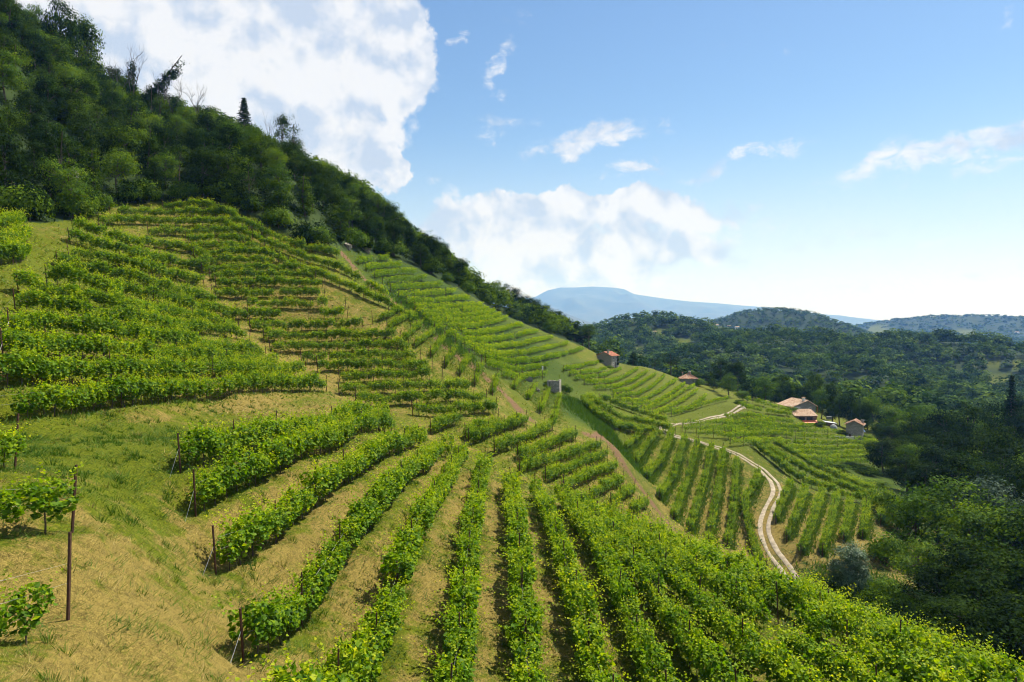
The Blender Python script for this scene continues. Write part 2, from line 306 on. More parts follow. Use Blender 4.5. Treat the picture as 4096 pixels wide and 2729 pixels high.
for p in ROADR: ROWS.append(('roadright', row_from_px(p, 8)))
STRIP = [[(753,447),(793,478.5),(807,485),(835,496.5),(877,508.5),(892,513.5)], [(760,445),(800,472),(830,486),(870,501),(893,509)], [(775,446),(810,467),(840,481),(875,496)]]
for p in STRIP: ROWS.append(('strip', row_from_px(p, 10)))
TERR = [c7(170,600, 300,640, 430,680, 530,700), c7(120,650, 280,690, 520,722), c7(0,745, 200,742, 400,762, 540,782), c7(0,802, 250,802, 500,822, 690,815), c7(50,862, 300,860, 600,852, 880,862), c7(0,905, 200,892, 420,882, 700,892, 1000,922, 1180,932),
        c7(420,952, 700,942, 1000,952, 1220,952), c7(480,992, 800,992, 1200,982), c7(560,1032, 850,1032, 1220,1012), c7(650,1072, 900,1062, 1220,1042), c7(760,1102, 1000,1092, 1220,1088)]
for p in TERR: ROWS.append(('terrace', row_from_px(p, 10)))
BENCH = [[(674,427.5),(706,427),(738,425),(775,424)], [(682,432),(716,433),(748,431),(778,431)], [(696,437.5),(727,439),(778,437.5)], [(730,446),(780,444.5)]]
for p in BENCH: ROWS.append(('bench', row_from_px(p, 10)))
LEFTR = [[(-120,486),(0,476),(15,473)], [(-150,556),(0,541),(30,537),(54,532),(72,528)], [(-150,668),(0,647),(36,636),(68,619)]]
for p in LEFTR: ROWS.append(('left', row_from_px(p, 4)))
CORNER = [[(-20,266),(14,263),(26,257)], [(-20,252),(15,249),(27,241)], [(-20,238),(12,233),(24,227)]]
for p in CORNER: ROWS.append(('corner', row_from_px(p, 4)))
# ------------------------------------------------------------------ terracing: a level shelf along each nearer row
TX0, TX1, TY0, TY1, TS = -95.0, 75.0, 6.0, 165.0, 0.25
tnx, tny = int((TX1 - TX0) / TS) + 1, int((TY1 - TY0) / TS) + 1
T_D = np.full((tny, tnx), 9.0); T_Z = np.zeros((tny, tnx))
for blk, P in ROWS:
    if blk not in ('near', 'upper', 'face', 'fold', 'spur', 'left', 'roadleft', 'roadright', 'corner'): continue
    Q = resample(P, .3); zq = H(Q[:, 0], Q[:, 1])
    for (x, y), z in zip(Q, zq):
        i, j = int(round((x - TX0) / TS)), int(round((y - TY0) / TS)); w = 7
        if i < w or j < w or i >= tnx - w or j >= tny - w: continue
        xx = TX0 + np.arange(i - w, i + w + 1) * TS; yy = TY0 + np.arange(j - w, j + w + 1) * TS
        d = np.hypot(xx[None] - x, yy[:, None] - y); S = np.s_[j - w:j + w + 1, i - w:i + w + 1]; b = d < T_D[S]
        T_D[S] = np.where(b, d, T_D[S]); T_Z[S] = np.where(b, z, T_Z[S])
def _tb(G, X, Y):
    fx = np.clip((X - TX0) / TS, 0, tnx - 1.001); fy = np.clip((Y - TY0) / TS, 0, tny - 1.001); i = fx.astype(int); j = fy.astype(int); a = fx - i; b = fy - j
    return (G[j, i] * (1 - a) + G[j, i + 1] * a) * (1 - b) + (G[j + 1, i] * (1 - a) + G[j + 1, i + 1] * a) * b
_hr = np.random.default_rng(3).random((64, 64))
def vnoise(X, Y, s):
    x = X / s; y = Y / s; i = np.floor(x).astype(int); j = np.floor(y).astype(int); a = x - i; b = y - j; a = a * a * (3 - 2 * a); b = b * b * (3 - 2 * b)
    g = lambda p, q: _hr[q % 64, p % 64]
    return (g(i, j) * (1 - a) + g(i + 1, j) * a) * (1 - b) + (g(i, j + 1) * (1 - a) + g(i + 1, j + 1) * a) * b - .5
def fbm(X, Y, s, o=4): return sum(vnoise(X + 17.3 * k, Y - 9.1 * k, s / 2.03 ** k) * .5 ** k for k in range(o))
def row_dist(X, Y):
    inb = (X > TX0) & (X < TX1) & (Y > TY0) & (Y < TY1)
    return np.where(inb, _tb(T_D, X, Y), 9.0)
def G(X, Y):
    """finished ground height: hillside + row shelves + small unevenness"""
    X = np.asarray(X, float); Y = np.asarray(Y, float); h = H(X, Y)
    d = row_dist(X, Y); rw = np.where(Y < 72, 1.35, .8); w = np.clip((rw - d) / (rw * .63), 0, 1); w = w * w * (3 - 2 * w)
    zi = _tb(T_Z, X, Y); dz = np.clip((zi - h) * np.where(Y < 72, .72, .55), -.7, .7)
    h = h + np.where(d < 1.36, w * dz, 0)
    r = np.hypot(X, Y)
    return h + (.32 * fbm(X, Y, 3.1, 3) + .10 * vnoise(X, Y, .62) * (r < 70)) * np.clip(1.6 - r / 200, .3, 1) + .5 * vnoise(X, Y, 14)
# ------------------------------------------------------------------ helpers for meshes and objects
def mesh_np(name, V, faces, mat=None, attrs=None, smooth_=False, mat_idx=None):
    me = bpy.data.meshes.new(name); V = np.asarray(V, np.float32)
    me.vertices.add(len(V)); me.vertices.foreach_set('co', V.ravel())
    if isinstance(faces, np.ndarray): faces = [faces]
    faces = [f for f in faces if len(f)]
    tot = sum(f.size for f in faces); nf = sum(len(f) for f in faces)
    me.loops.add(tot); me.polygons.add(nf)
    me.loops.foreach_set('vertex_index', np.concatenate([f.ravel() for f in faces]).astype(np.int32))
    cnt = np.concatenate([np.full(len(f), f.shape[1]) for f in faces]); st = np.r_[0, np.cumsum(cnt)[:-1]].astype(np.int32)
    me.polygons.foreach_set('loop_start', st)
    if mat_idx is not None: me.polygons.foreach_set('material_index', np.asarray(mat_idx, np.int32))
    me.polygons.foreach_set('use_smooth', np.full(nf, smooth_))
    for k, v in (attrs or {}).items():
        a = me.attributes.new(k, 'FLOAT', 'POINT'); a.data.foreach_set('value', np.asarray(v, np.float32))
    me.update(calc_edges=True)
    for m in ([mat] if not isinstance(mat, (list, tuple)) else mat):
        if m: me.materials.append(m)
    return me
def link(name, data, parent=None, loc=(0, 0, 0), rot=None, scale=None):
    o = bpy.data.objects.new(name, data); COL.objects.link(o); o.parent = parent; o.location = loc
    if rot is not None: o.rotation_euler = rot
    if scale is not None: o.scale = (scale,) * 3 if isinstance(scale, (int, float)) else scale
    return o
def tag(o, label=None, cat=None, group=None, kind=None):
    for k, v in (('label', label), ('category', cat), ('group', group), ('kind', kind)):
        if v: o[k] = v
    return o
class MB:
    """collects solid pieces of one mesh"""
    def __init__(s): s.V = []; s.Q = []; s.T = []; s.n = 0
    def add(s, V, Q=(), T=()):
        s.V.append(np.asarray(V, float).reshape(-1, 3))
        if len(Q): s.Q.append(np.asarray(Q) + s.n)
        if len(T): s.T.append(np.asarray(T) + s.n)
        s.n += len(s.V[-1])
    def box(s, a, b, M=None):
        (x0, y0, z0), (x1, y1, z1) = a, b
        V = np.array([(x0,y0,z0),(x1,y0,z0),(x1,y1,z0),(x0,y1,z0),(x0,y0,z1),(x1,y0,z1),(x1,y1,z1),(x0,y1,z1)], float)
        if M is not None: V = V @ M[0].T + M[1]
        s.add(V, [(0,3,2,1),(4,5,6,7),(0,1,5,4),(1,2,6,5),(2,3,7,6),(3,0,4,7)])
    def tube(s, pts, rad, k=6, cap=True):
        P = np.asarray(pts, float); n = len(P); rad = np.broadcast_to(rad, n)
        T = np.gradient(P, axis=0); T /= np.linalg.norm(T, axis=1)[:, None] + 1e-9
        up = np.where(np.abs(T[:, 2:3]) > .9, [[1., 0, 0]], [[0, 0, 1.]])
        A = np.cross(T, up); A /= np.linalg.norm(A, axis=1)[:, None] + 1e-9; B = np.cross(T, A)
        th = np.arange(k) * 2 * np.pi / k
        V = P[:, None] + (A[:, None] * np.cos(th)[None, :, None] + B[:, None] * np.sin(th)[None, :, None]) * rad[:, None, None]
        i = np.arange(k); j = (i + 1) % k
        Q = np.concatenate([np.c_[r * k + i, r * k + j, (r + 1) * k + j, (r + 1) * k + i] for r in range(n - 1)])
        Tt = [(0, a, a + 1) for a in range(1, k - 1)] + [((n - 1) * k, (n - 1) * k + a + 1, (n - 1) * k + a) for a in range(1, k - 1)] if cap else []
        s.add(V.reshape(-1, 3), Q, Tt)
    def mesh(s, name, mat, **kw): return mesh_np(name, np.concatenate(s.V), [np.concatenate(x) for x in (s.Q, s.T) if x], mat, **kw)

# ------------------------------------------------------------------ materials
def new_mat(name):
    m = bpy.data.materials.new(name); m.use_nodes = True; nt = m.node_tree; nt.nodes.clear(); out = nt.nodes.new('ShaderNodeOutputMaterial')
    return m, nt, out
class NT:
    def __init__(s, nt): s.nt = nt
    def n(s, t, **kw):
        x = s.nt.nodes.new(t)
        for k, v in kw.items():
            if k in x.inputs.keys():
                if hasattr(v, 'is_linked') or isinstance(v, bpy.types.NodeSocket): s.nt.links.new(v, x.inputs[k])
                else: x.inputs[k].default_value = v
            else: setattr(x, k, v)
        return x
    def l(s, a, b): s.nt.links.new(a, b)
    def noise(s, vec, scale, detail=4, rough=.55, dist=0): return s.n('ShaderNodeTexNoise', Vector=vec, Scale=scale, Detail=detail, Roughness=rough, Distortion=dist).outputs['Fac']
    def ramp(s, fac, stops):
        r = s.n('ShaderNodeValToRGB', Fac=fac); e = r.color_ramp.elements
        while len(e) < len(stops): e.new(.5)
        for x, (p, c) in zip(e, stops): x.position = p; x.color = (*c, 1) if len(c) == 3 else c
        return r.outputs['Color']
    def m(s, op, a, b=0.0, clamp=False):
        x = s.n('ShaderNodeMath', operation=op, use_clamp=clamp)
        for i, v in enumerate((a, b)):
            if isinstance(v, (int, float)): x.inputs[i].default_value = v
            else: s.l(v, x.inputs[i])
        return x.outputs[0]
    def mix(s, f, a, b, mode='MIX'):
        x = s.n('ShaderNodeMix', data_type='RGBA', blend_type=mode)
        for i, v in ((0, f), (6, a), (7, b)):
            if isinstance(v, bpy.types.NodeSocket): s.l(v, x.inputs[i])
            elif i == 0: x.inputs[0].default_value = v
            else: x.inputs[i].default_value = (*v, 1)
        return x.outputs[2]
    def attr(s, name): return s.n('ShaderNodeAttribute', attribute_name=name).outputs['Fac']
def leaf_mat(name, stops, trans=.35, tmul=(1.5, 1.35, .7), rough=.5, spec=.25, objvar=.5, nscale=0.0):
    m, nt, out = new_mat(name); t = NT(nt)
    f = t.attr('tint')
    oi = t.n('ShaderNodeObjectInfo')
    f = t.m('ADD', f, t.m('MULTIPLY', t.m('SUBTRACT', oi.outputs['Random'], .5), objvar), True)
    c = t.ramp(f, stops)
    p = t.n('ShaderNodeBsdfPrincipled', **{'Base Color': c, 'Roughness': rough, 'Specular IOR Level': spec})
    tr_ = t.n('ShaderNodeBsdfTranslucent', Color=t.mix(1.0, c, tmul, 'MULTIPLY'))
    mx = t.n('ShaderNodeMixShader'); mx.inputs[0].default_value = trans
    t.l(p.outputs[0], mx.inputs[1]); t.l(tr_.outputs[0], mx.inputs[2]); t.l(mx.outputs[0], out.inputs[0])
    return m
VINE = leaf_mat('vine_leaf', [(.0, (.026, .078, .003)), (.4, (.088, .185, .003)), (.75, (.225, .318, .005)), (1, (.43, .45, .012))], .45, (1.6, 1.5, .45), .55, .12, .22)
VINE_FAR = leaf_mat('vine_leaf_distant', [(.0, (.045, .105, .004)), (.5, (.112, .205, .004)), (1, (.30, .37, .010))], .45, (1.6, 1.5, .45), .6, .06, .2)
OAK = leaf_mat('broad_leaf', [(0, (.006, .017, .002)), (.5, (.019, .048, .003)), (1, (.092, .155, .006))], .3, (1.5, 1.35, .5), .8, .02, .7)
ASH = leaf_mat('light_leaf', [(0, (.024, .064, .003)), (.5, (.064, .132, .005)), (1, (.145, .220, .010))], .38, (1.5, 1.35, .6), .7, .06, .5)
DARK = leaf_mat('dark_leaf', [(0, (.006, .016, .002)), (.5, (.014, .033, .003)), (1, (.042, .078, .005))], .25, (1.4, 1.3, .5), .8, .02, .6)
GREYD = leaf_mat('grey_green_leaf', [(0, (.022, .045, .024)), (.5, (.042, .075, .042)), (1, (.085, .125, .075))], .2, (1.2, 1.2, .9), .7, .06, .2)
GREY = leaf_mat('grey_leaf', [(0, (.034, .072, .030)), (.5, (.075, .135, .064)), (1, (.17, .24, .135))], .25, (1.2, 1.2, .9), .5, .3, .2)
WOODS = leaf_mat('woodland_leaf', [(0, (.012, .035, .005)), (.5, (.036, .080, .009)), (1, (.105, .165, .018))], .25, (1.3, 1.3, .7), .8, .03, 0)
GRASSM = leaf_mat('grass_blade', [(0, (.045, .105, .008)), (.35, (.095, .165, .012)), (.6, (.165, .17, .030)), (1, (.37, .295, .115))], .35, (1.2, 1.2, .8), .6, .15, 0)
def simple_mat(name, c1, c2, scale, rough=.8, bump=.0, detail=5, spec=.3, metal=0.0, coord='Object', stretch=None):
    m, nt, out = new_mat(name); t = NT(nt); tc = t.n('ShaderNodeTexCoord').outputs[coord]
    if stretch: tc = t.n('ShaderNodeMapping', Vector=tc, Scale=stretch).outputs[0]
    f = t.noise(tc, scale, detail, .6); c = t.ramp(f, [(.3, c1), (.7, c2)])
    p = t.n('ShaderNodeBsdfPrincipled', **{'Base Color': c, 'Roughness': rough, 'Specular IOR Level': spec, 'Metallic': metal})
    if bump:
        b = t.n('ShaderNodeBump', Strength=bump, Distance=.03, Height=f); t.l(b.outputs[0], p.inputs['Normal'])
    t.l(p.outputs[0], out.inputs[0]); return m
BARK = simple_mat('bark', (.045, .032, .022), (.12, .095, .07), 6, .9, .5, stretch=(3, 3, .5))
DEADW = simple_mat('dead_wood', (.045, .04, .035), (.10, .09, .08), 5, .9, .3)
POSTM = simple_mat('rusty_post', (.035, .016, .010), (.085, .038, .022), 9, .75, .4)
WIREM = simple_mat('galvanised_wire', (.35, .35, .34), (.5, .5, .49), 20, .4, 0, metal=.8)
def stone_mat(name, c1, c2, c3, sc=3.2, sq=1.6):
    m, nt, out = new_mat(name); t = NT(nt); tc = t.n('ShaderNodeTexCoord').outputs['Object']
    mp = t.n('ShaderNodeMapping', Vector=tc, Scale=(1, 1, sq)).outputs[0]
    v = t.n('ShaderNodeTexVoronoi', Vector=mp, Scale=sc, Randomness=.9); e = t.n('ShaderNodeTexVoronoi', feature='DISTANCE_TO_EDGE', Vector=mp, Scale=sc, Randomness=.9)
    sep = t.n('ShaderNodeSeparateColor'); t.l(v.outputs['Color'], sep.inputs[0])
    c = t.ramp(sep.outputs[0], [(0, c1), (.5, c2), (1, c3)])
    j = t.m('MULTIPLY', e.outputs['Distance'], 9, True); c = t.mix(j, (c1[0] * .55, c1[1] * .55, c1[2] * .55), c)
    big = t.noise(tc, .9, 5, .6); c = t.mix(t.m('MULTIPLY', big, .55), c, (c2[0] * .6, c2[1] * .62, c2[2] * .55))
    p = t.n('ShaderNodeBsdfPrincipled', **{'Base Color': c, 'Roughness': .9, 'Specular IOR Level': .15})
    b = t.n('ShaderNodeBump', Strength=.8, Distance=.05, Height=t.m('ADD', j, t.noise(tc, 14, 4))); t.l(b.outputs[0], p.inputs['Normal']); t.l(p.outputs[0], out.inputs[0]); return m
STONE = stone_mat('field_stone', (.26, .235, .20), (.40, .375, .33), (.54, .50, .44))
STONE2 = stone_mat('grey_stone', (.20, .20, .18), (.30, .30, .27), (.42, .41, .37))
PLASTER = simple_mat('old_plaster', (.50, .48, .44), (.66, .64, .60), 1.6, .9, .2)
def tile_mat(name, stops):
    m, nt, out = new_mat(name); t = NT(nt); tc = t.n('ShaderNodeTexCoord').outputs['Object']
    v = t.n('ShaderNodeTexVoronoi', Vector=t.n('ShaderNodeMapping', Vector=tc, Scale=(4.2, 2.6, 2.6)).outputs[0], Scale=1.0)
    sep = t.n('ShaderNodeSeparateColor'); t.l(v.outputs['Color'], sep.inputs[0]); f = t.m('ADD', t.m('MULTIPLY', sep.outputs[0], .75), t.m('MULTIPLY', t.noise(tc, 1.3, 5), .3))
    p = t.n('ShaderNodeBsdfPrincipled', **{'Base Color': t.ramp(f, stops), 'Roughness': .85, 'Specular IOR Level': .2}); t.l(p.outputs[0], out.inputs[0]); return m
TILE = tile_mat('roof_tile_red', [(.1, (.26, .085, .045)), (.5, (.46, .17, .09)), (.95, (.58, .33, .22))])
TILE2 = tile_mat('roof_tile_mixed', [(.1, (.15, .07, .05)), (.4, (.36, .16, .08)), (.7, (.45, .30, .20)), (.95, (.50, .44, .36))])
TILE3 = tile_mat('roof_tile_pale', [(.1, (.27, .16, .10)), (.5, (.44, .30, .20)), (.95, (.58, .46, .35))])
DARKP = simple_mat('dark_window', (.010, .011, .012), (.022, .024, .026), 3, .25, 0, spec=.5)
WOODP = simple_mat('old_timber', (.07, .042, .028), (.15, .095, .06), 5, .85, .3)
PALEW = simple_mat('pale_boards', (.30, .27, .20), (.42, .38, .29), 5, .85, .2, stretch=(6, 6, 1))
WHITE = simple_mat('whitewash', (.62, .61, .58), (.76, .75, .72), 4, .8, .1)
ORANGE = simple_mat('orange_sheet', (.56, .12, .045), (.66, .165, .065), 3, .6, 0)
REDP = simple_mat('red_pipe', (.30, .05, .03), (.38, .07, .045), 4, .5, 0)
BLUEP = simple_mat('blue_panel', (.06, .14, .34), (.10, .20, .44), 2, .3, 0, spec=.5)
SHEET = simple_mat('pale_roof_sheet', (.46, .48, .50), (.62, .64, .66), 3, .45, 0)
CONC = simple_mat('dark_concrete', (.11, .115, .10), (.17, .17, .15), 5, .9, .3)
def ground_mat():
    m, nt, out = new_mat('hillside_ground'); t = NT(nt); tc = t.n('ShaderNodeTexCoord').outputs['Object']
    dry = t.attr('dry'); soil = t.attr('soil'); far = t.attr('far'); dark = t.attr('lush_shade')
    n1 = t.noise(tc, 1.7, 6, .62, .4); n2 = t.noise(tc, 9, 5, .65, .6); n3 = t.noise(tc, 34, 3, .6); st = t.noise(t.n('ShaderNodeMapping', Vector=tc, Scale=(3, 22, 8), Rotation=(0, 0, .5)).outputs[0], 2.2, 4, .6, 1.5)
    g = t.ramp(t.m('ADD', t.m('MULTIPLY', n2, .6), t.m('MULTIPLY', n3, .4)), [(.3, (.028, .046, .002)), (.5, (.085, .110, .004)), (.72, (.185, .190, .010))])
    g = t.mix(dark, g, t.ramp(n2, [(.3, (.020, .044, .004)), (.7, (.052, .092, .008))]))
    s = t.ramp(t.m('ADD', t.m('MULTIPLY', st, .55), t.m('MULTIPLY', n3, .45)), [(.28, (.050, .039, .008)), (.5, (.185, .142, .036)), (.72, (.42, .325, .105))])
    n0 = t.noise(tc, .42, 4, .6, .5); f = t.m('ADD', dry, t.m('MULTIPLY', t.m('SUBTRACT', n0, .5), 2.2)); f = t.m('ADD', f, t.m('MULTIPLY', t.m('SUBTRACT', n1, .5), 1.9)); f = t.m('ADD', f, t.m('MULTIPLY', t.m('SUBTRACT', n2, .5), 1.1))
    fr = t.n('ShaderNodeMapRange', Value=f); fr.inputs['From Min'].default_value = .25; fr.inputs['From Max'].default_value = .75
    c = t.mix(fr.outputs[0], g, s)
    mot = t.ramp(t.m('ADD', t.m('MULTIPLY', t.noise(tc, 4.2, 6, .68, .8), .6), t.m('MULTIPLY', n3, .4)), [(.36, (.38, .40, .36)), (.50, (.86, .86, .84)), (.66, (1.25, 1.22, 1.15))]); c = t.mix(1.0, c, mot, 'MULTIPLY')
    sc = t.ramp(n2, [(.3, (.075, .042, .022)), (.7, (.19, .115, .065))])
    sf = t.m('MULTIPLY', t.m('ADD', soil, t.m('MULTIPLY', t.m('SUBTRACT', n2, .5), t.m('MULTIPLY', soil, 1.5))), 1.3, True); c = t.mix(sf, c, sc)
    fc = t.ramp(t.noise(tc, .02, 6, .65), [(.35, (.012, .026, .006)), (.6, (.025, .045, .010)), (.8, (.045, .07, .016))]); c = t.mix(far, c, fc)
    p = t.n('ShaderNodeBsdfPrincipled', **{'Base Color': c, 'Roughness': .95, 'Specular IOR Level': .1})
    b = t.n('ShaderNodeBump', Strength=.9, Distance=.10, Height=t.m('ADD', t.m('MULTIPLY', n2, .7), t.m('MULTIPLY', n3, .4))); t.l(b.outputs[0], p.inputs['Normal']); t.l(p.outputs[0], out.inputs[0]); return m
GROUND = ground_mat()
ROADM = simple_mat('pale_gravel', (.17, .14, .095), (.37, .315, .24), 1.6, .95, .5, 8)
# ------------------------------------------------------------------ the ground: one sheet from the camera's feet to the horizon
tr1 = [(346,258),(350,262),(360,276),(376,289),(392,301.5),(408,314),(427.5,328),(438,340),(453,353),(476,369),(485,379),(504,394),(513,404),(523,415),(531,421)]
tr2 = [(590,434),(601,435),(610,438),(614,446),(624,464),(633,477),(642,487),(655,505),(667,521),(676,530)]
def px_line(p, k=4):
    d = densify(p, 2.0); W = cast(d[:, 0], d[:, 1]); return smooth(resample(W, .5), k)
TRACKS = [px_line(tr1, 8), px_line(tr2, 8)]
road_px = [(744,403),(741,407),(738,410),(727,415),(711,418.6),(695,422),(674,424.5),(664,427),(662,430),(666,434),(677.5,437),(693,441),(708,444.5),(727,449),(742,456),(750,461),(759,467),(766,472.5),(772.5,479),(777.5,487.7),(775.8,498),(767.4,513),(763,526.7),(765.7,540),(774,555.5),(787.7,574),(800,592)]
ROAD = smooth(px_line(road_px, 8), 20)
def splat(X, Y, lst):
    out = np.zeros_like(X)
    W = cast([a[0] for a in lst], [a[1] for a in lst])
    for (x, y, _), a in zip(W, lst):
        m = (np.abs(X - x) < 2.4 * a[2]) & (np.abs(Y - y) < 2.4 * a[2]); out[m] += a[3] * np.exp(-((X[m] - x) ** 2 + (Y[m] - y) ** 2) / (a[2] ** 2))
    return out
def line_dist(X, Y, P):
    D = np.full(X.shape, 99.0); f = (X > P[:, 0].min() - 4) & (X < P[:, 0].max() + 4) & (Y > P[:, 1].min() - 4) & (Y < P[:, 1].max() + 4)
    xs, ys = X[f], Y[f]; d = np.full(xs.shape, 9801.0)
    for x, y in P[::2]: d = np.minimum(d, (xs - x) ** 2 + (ys - y) ** 2)
    d = np.sqrt(d)
    D[f] = d; return D
DRY = [(150,650,5,.3),(60,610,4,.25),(110,570,3.5,.2),(235,560,3,.5),(300,505,4,.5),(350,580,3,.5),(330,470,4,.35),(290,412,7,.5),(250,410,4,.4),(150,600,3,.3),(300,340,16,.2),(330,320,14,.15),(280,370,10,.2),(360,395,9,.2),(440,470,5,.4),(490,520,5,.45),(500,600,4,.45),(580,460,9,.4),(600,480,9,.35),(700,520,14,.35),(840,540,16,.45),(300,250,25,.2),(640,380,25,.1),
       (40,445,6,-.55),(100,455,5,-.45),(150,440,6,-.4),(60,560,2.5,-.3),(30,260,14,-.5),(60,300,12,-.3),(560,412,14,-.15),(600,428,9,-.9),(585,412,8,-.8),(560,360,30,-.5),(480,330,30,-.5),(430,290,30,-.5),(700,400,30,-.3),(800,440,40,-.7),(640,400,30,-.25)]
LUSH_SHADE = [(600,428,5,.9),(590,418,5,.9),(578,408,5,.9),(570,400,5,.7),(612,436,5,.8),(620,450,6,.7),(900,600,25,1),(960,560,30,1),(1000,500,40,1),(880,590,8,.9),(560,350,14,.4),(400,275,22,.6),(450,305,24,.6),(500,335,24,.6),(540,350,24,.5),(470,280,24,.5),(520,325,22,.5),(420,320,7,.6),(450,345,8,.6),(400,300,8,.6),(830,460,25,.2),(500,370,14,.5)]  # dark grass; on the far block, shade between vine rows painted into the ground
def dry_of(X, Y):
    d = np.clip(row_dist(X, Y), 0, 9); base = np.where(d < 8, np.clip((d - .35) * .5, 0, np.where(Y < 70, .36, .25)), .05)
    return np.clip(base + splat(X, Y, DRY) + .12, -1, 1)
NA, NR = 760, 540
ang = np.radians(np.linspace(-54, 54, NA)); rad = np.concatenate([np.geomspace(4, 420, 440), np.geomspace(424, 9000, NR - 440)])
AA, RR = np.meshgrid(ang, rad); TXv, TYv = (RR * np.sin(AA)).ravel(), (RR * np.cos(AA)).ravel()
TZv = G(TXv, TYv)
soil_a = np.zeros_like(TXv)
for P in TRACKS:
    d = line_dist(TXv, TYv, P); wob = 1.5 + .8 * vnoise(TXv, TYv, 2.2); soil_a = np.maximum(soil_a, np.clip((wob - d) / .5, 0, 1) * (.95 + .5 * vnoise(TXv, TYv, 5)))
rd = line_dist(TXv, TYv, ROAD); soil_a = np.maximum(soil_a, np.clip((1.6 - rd) / .6, 0, .15))
dry_a = np.where(np.hypot(TXv, TYv) < 420, dry_of(TXv, TYv), 0)
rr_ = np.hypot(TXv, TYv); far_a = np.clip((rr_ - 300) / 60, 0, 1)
near_m = rr_ < 420; lush_shade_a = np.zeros_like(TXv); lush_shade_a[near_m] = np.clip(splat(TXv[near_m], TYv[near_m], LUSH_SHADE), 0, 1)
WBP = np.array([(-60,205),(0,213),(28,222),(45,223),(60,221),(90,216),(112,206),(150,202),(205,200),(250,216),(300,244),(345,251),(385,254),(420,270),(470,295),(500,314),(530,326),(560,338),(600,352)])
_px, _py, _d = proj(TXv, TYv, TZv); wf = (np.interp(_px, WBP[:, 0], WBP[:, 1]) - _py > 0) & (_px < 600) & (_d > 60) & (TYv > 20); lush_shade_a = np.where(wf, 1.0, lush_shade_a); dry_a = np.where(wf, -1, dry_a); far_a = np.where(wf, 1.0, far_a)
# meadows and vineyard clearings on the hills beyond
CLEAR_PX = [(664,333,7,5),(680,341,9,4),(690,347,10,3.5),(705,325,12,2.6),(720,331,2.5,6),(879,332,10,7),(1004,381,20,7),(985,364,14,3),(1018,366,8,3),(640,352,4,5),(966,333,10,2.5)]
for cx, cy, rx, ry in CLEAR_PX: far_a = np.where((((_px - cx) / rx) ** 2 + ((_py - cy) / ry) ** 2 < 1.3) & (_d > 600), .15, far_a)
ii = (np.arange(NR - 1)[:, None] * NA + np.arange(NA - 1)[None]).ravel()
hill_me = mesh_np('hillside', np.c_[TXv, TYv, TZv], np.c_[ii, ii + 1, ii + NA + 1, ii + NA], GROUND, {'dry': dry_a, 'soil': soil_a, 'far': far_a, 'lush_shade': lush_shade_a}, True)
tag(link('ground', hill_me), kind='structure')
# wheel tracks of the gravel road
def ribbon(mb, P, off, w, lift, seed):
    T = np.gradient(P, axis=0); T /= np.linalg.norm(T, axis=1)[:, None]; Nn = np.c_[T[:, 1], -T[:, 0]]; s = np.arange(len(P))
    ww = w * (1 + .5 * vnoise(s * 1.0 + seed, s * 0 + seed, 11)); c = off + .12 * vnoise(s * 1.0 + seed * 3, s * 0.0, 9); cols = []
    for k in (-1, -.5, 0, .5, 1):
        q = P + Nn * (c + k * ww / 2)[:, None]; cols.append(np.c_[q, G(q[:, 0], q[:, 1]) + lift - (.09 if abs(k) == 1 else 0)])
    V = np.stack(cols, 1).reshape(-1, 3); n = len(P); a = (np.arange(n - 1)[:, None] * 5 + np.arange(4)[None]).ravel(); mb.add(V, np.c_[a, a + 1, a + 6, a + 5])
mb = MB(); ribbon(mb, ROAD, -.66, .70, .14, 3); ribbon(mb, ROAD, .66, .70, .14, 11)
tag(link('gravel_road', mb.mesh('gravel_road', ROADM, smooth_=True)), kind='structure')
# the far mountains
def mountain(name, crest, D, back, foot, seed, mat, label):
    c = densify(crest, 3.0); n = len(c); M = 26; V = []
    for k in range(M):
        t = k / (M - 1.0)
        for i, (px, py) in enumerate(c):
            s = seed + i * .35; Dk = D - back * t; x, y, z = P3(px, py, D); sc = Dk / D
            zz = foot + (z - foot) * (1 - t) ** 1.25; r = (vnoise(np.array([s * 1.1]), np.array([k * .55]), 1.6)[0]) * (z - foot) * .34 * math.sin(math.pi * min(1, t * 1.2)) * (1 - .4 * t)
            V.append((x * (1 + .02 * t) + 60 * vnoise(np.array([k * .7]), np.array([s]), 1.3)[0] * t * D / 9000, y - back * t, zz + r))
    a = (np.arange(M - 1)[:, None] * n + np.arange(n - 1)[None]).ravel()
    o = link(name, mesh_np(name, np.array(V), np.c_[a, a + 1, a + n + 1, a + n], mat, smooth_=True)); tag(o, kind='structure'); return o
MOUNT = simple_mat('mountain_forest', (.030, .050, .030), (.075, .085, .055), .004, 1, 0, 9)
mountain('mountain', [(430,300),(480,299),(520,299),(535,297),(547,290.5),(560,287.5),(575,287.5),(592,286.5),(612,287.5),(624,289),(634,294),(650,296.5),(668,299),(690,301.5),(715,303),(742,305.5),(770,307.5),(795,310.5),(820,314),(845,318),(870,323),(895,327),(930,331),(980,333)], 17000, 5200, -140, 2.0, MOUNT, '')
mountain('foothill', [(430,302),(500,303),(540,303.5),(556,309),(575,317),(598,325),(630,330),(680,331),(730,332)], 9500, 1800, -110, 9.0, MOUNT, '')

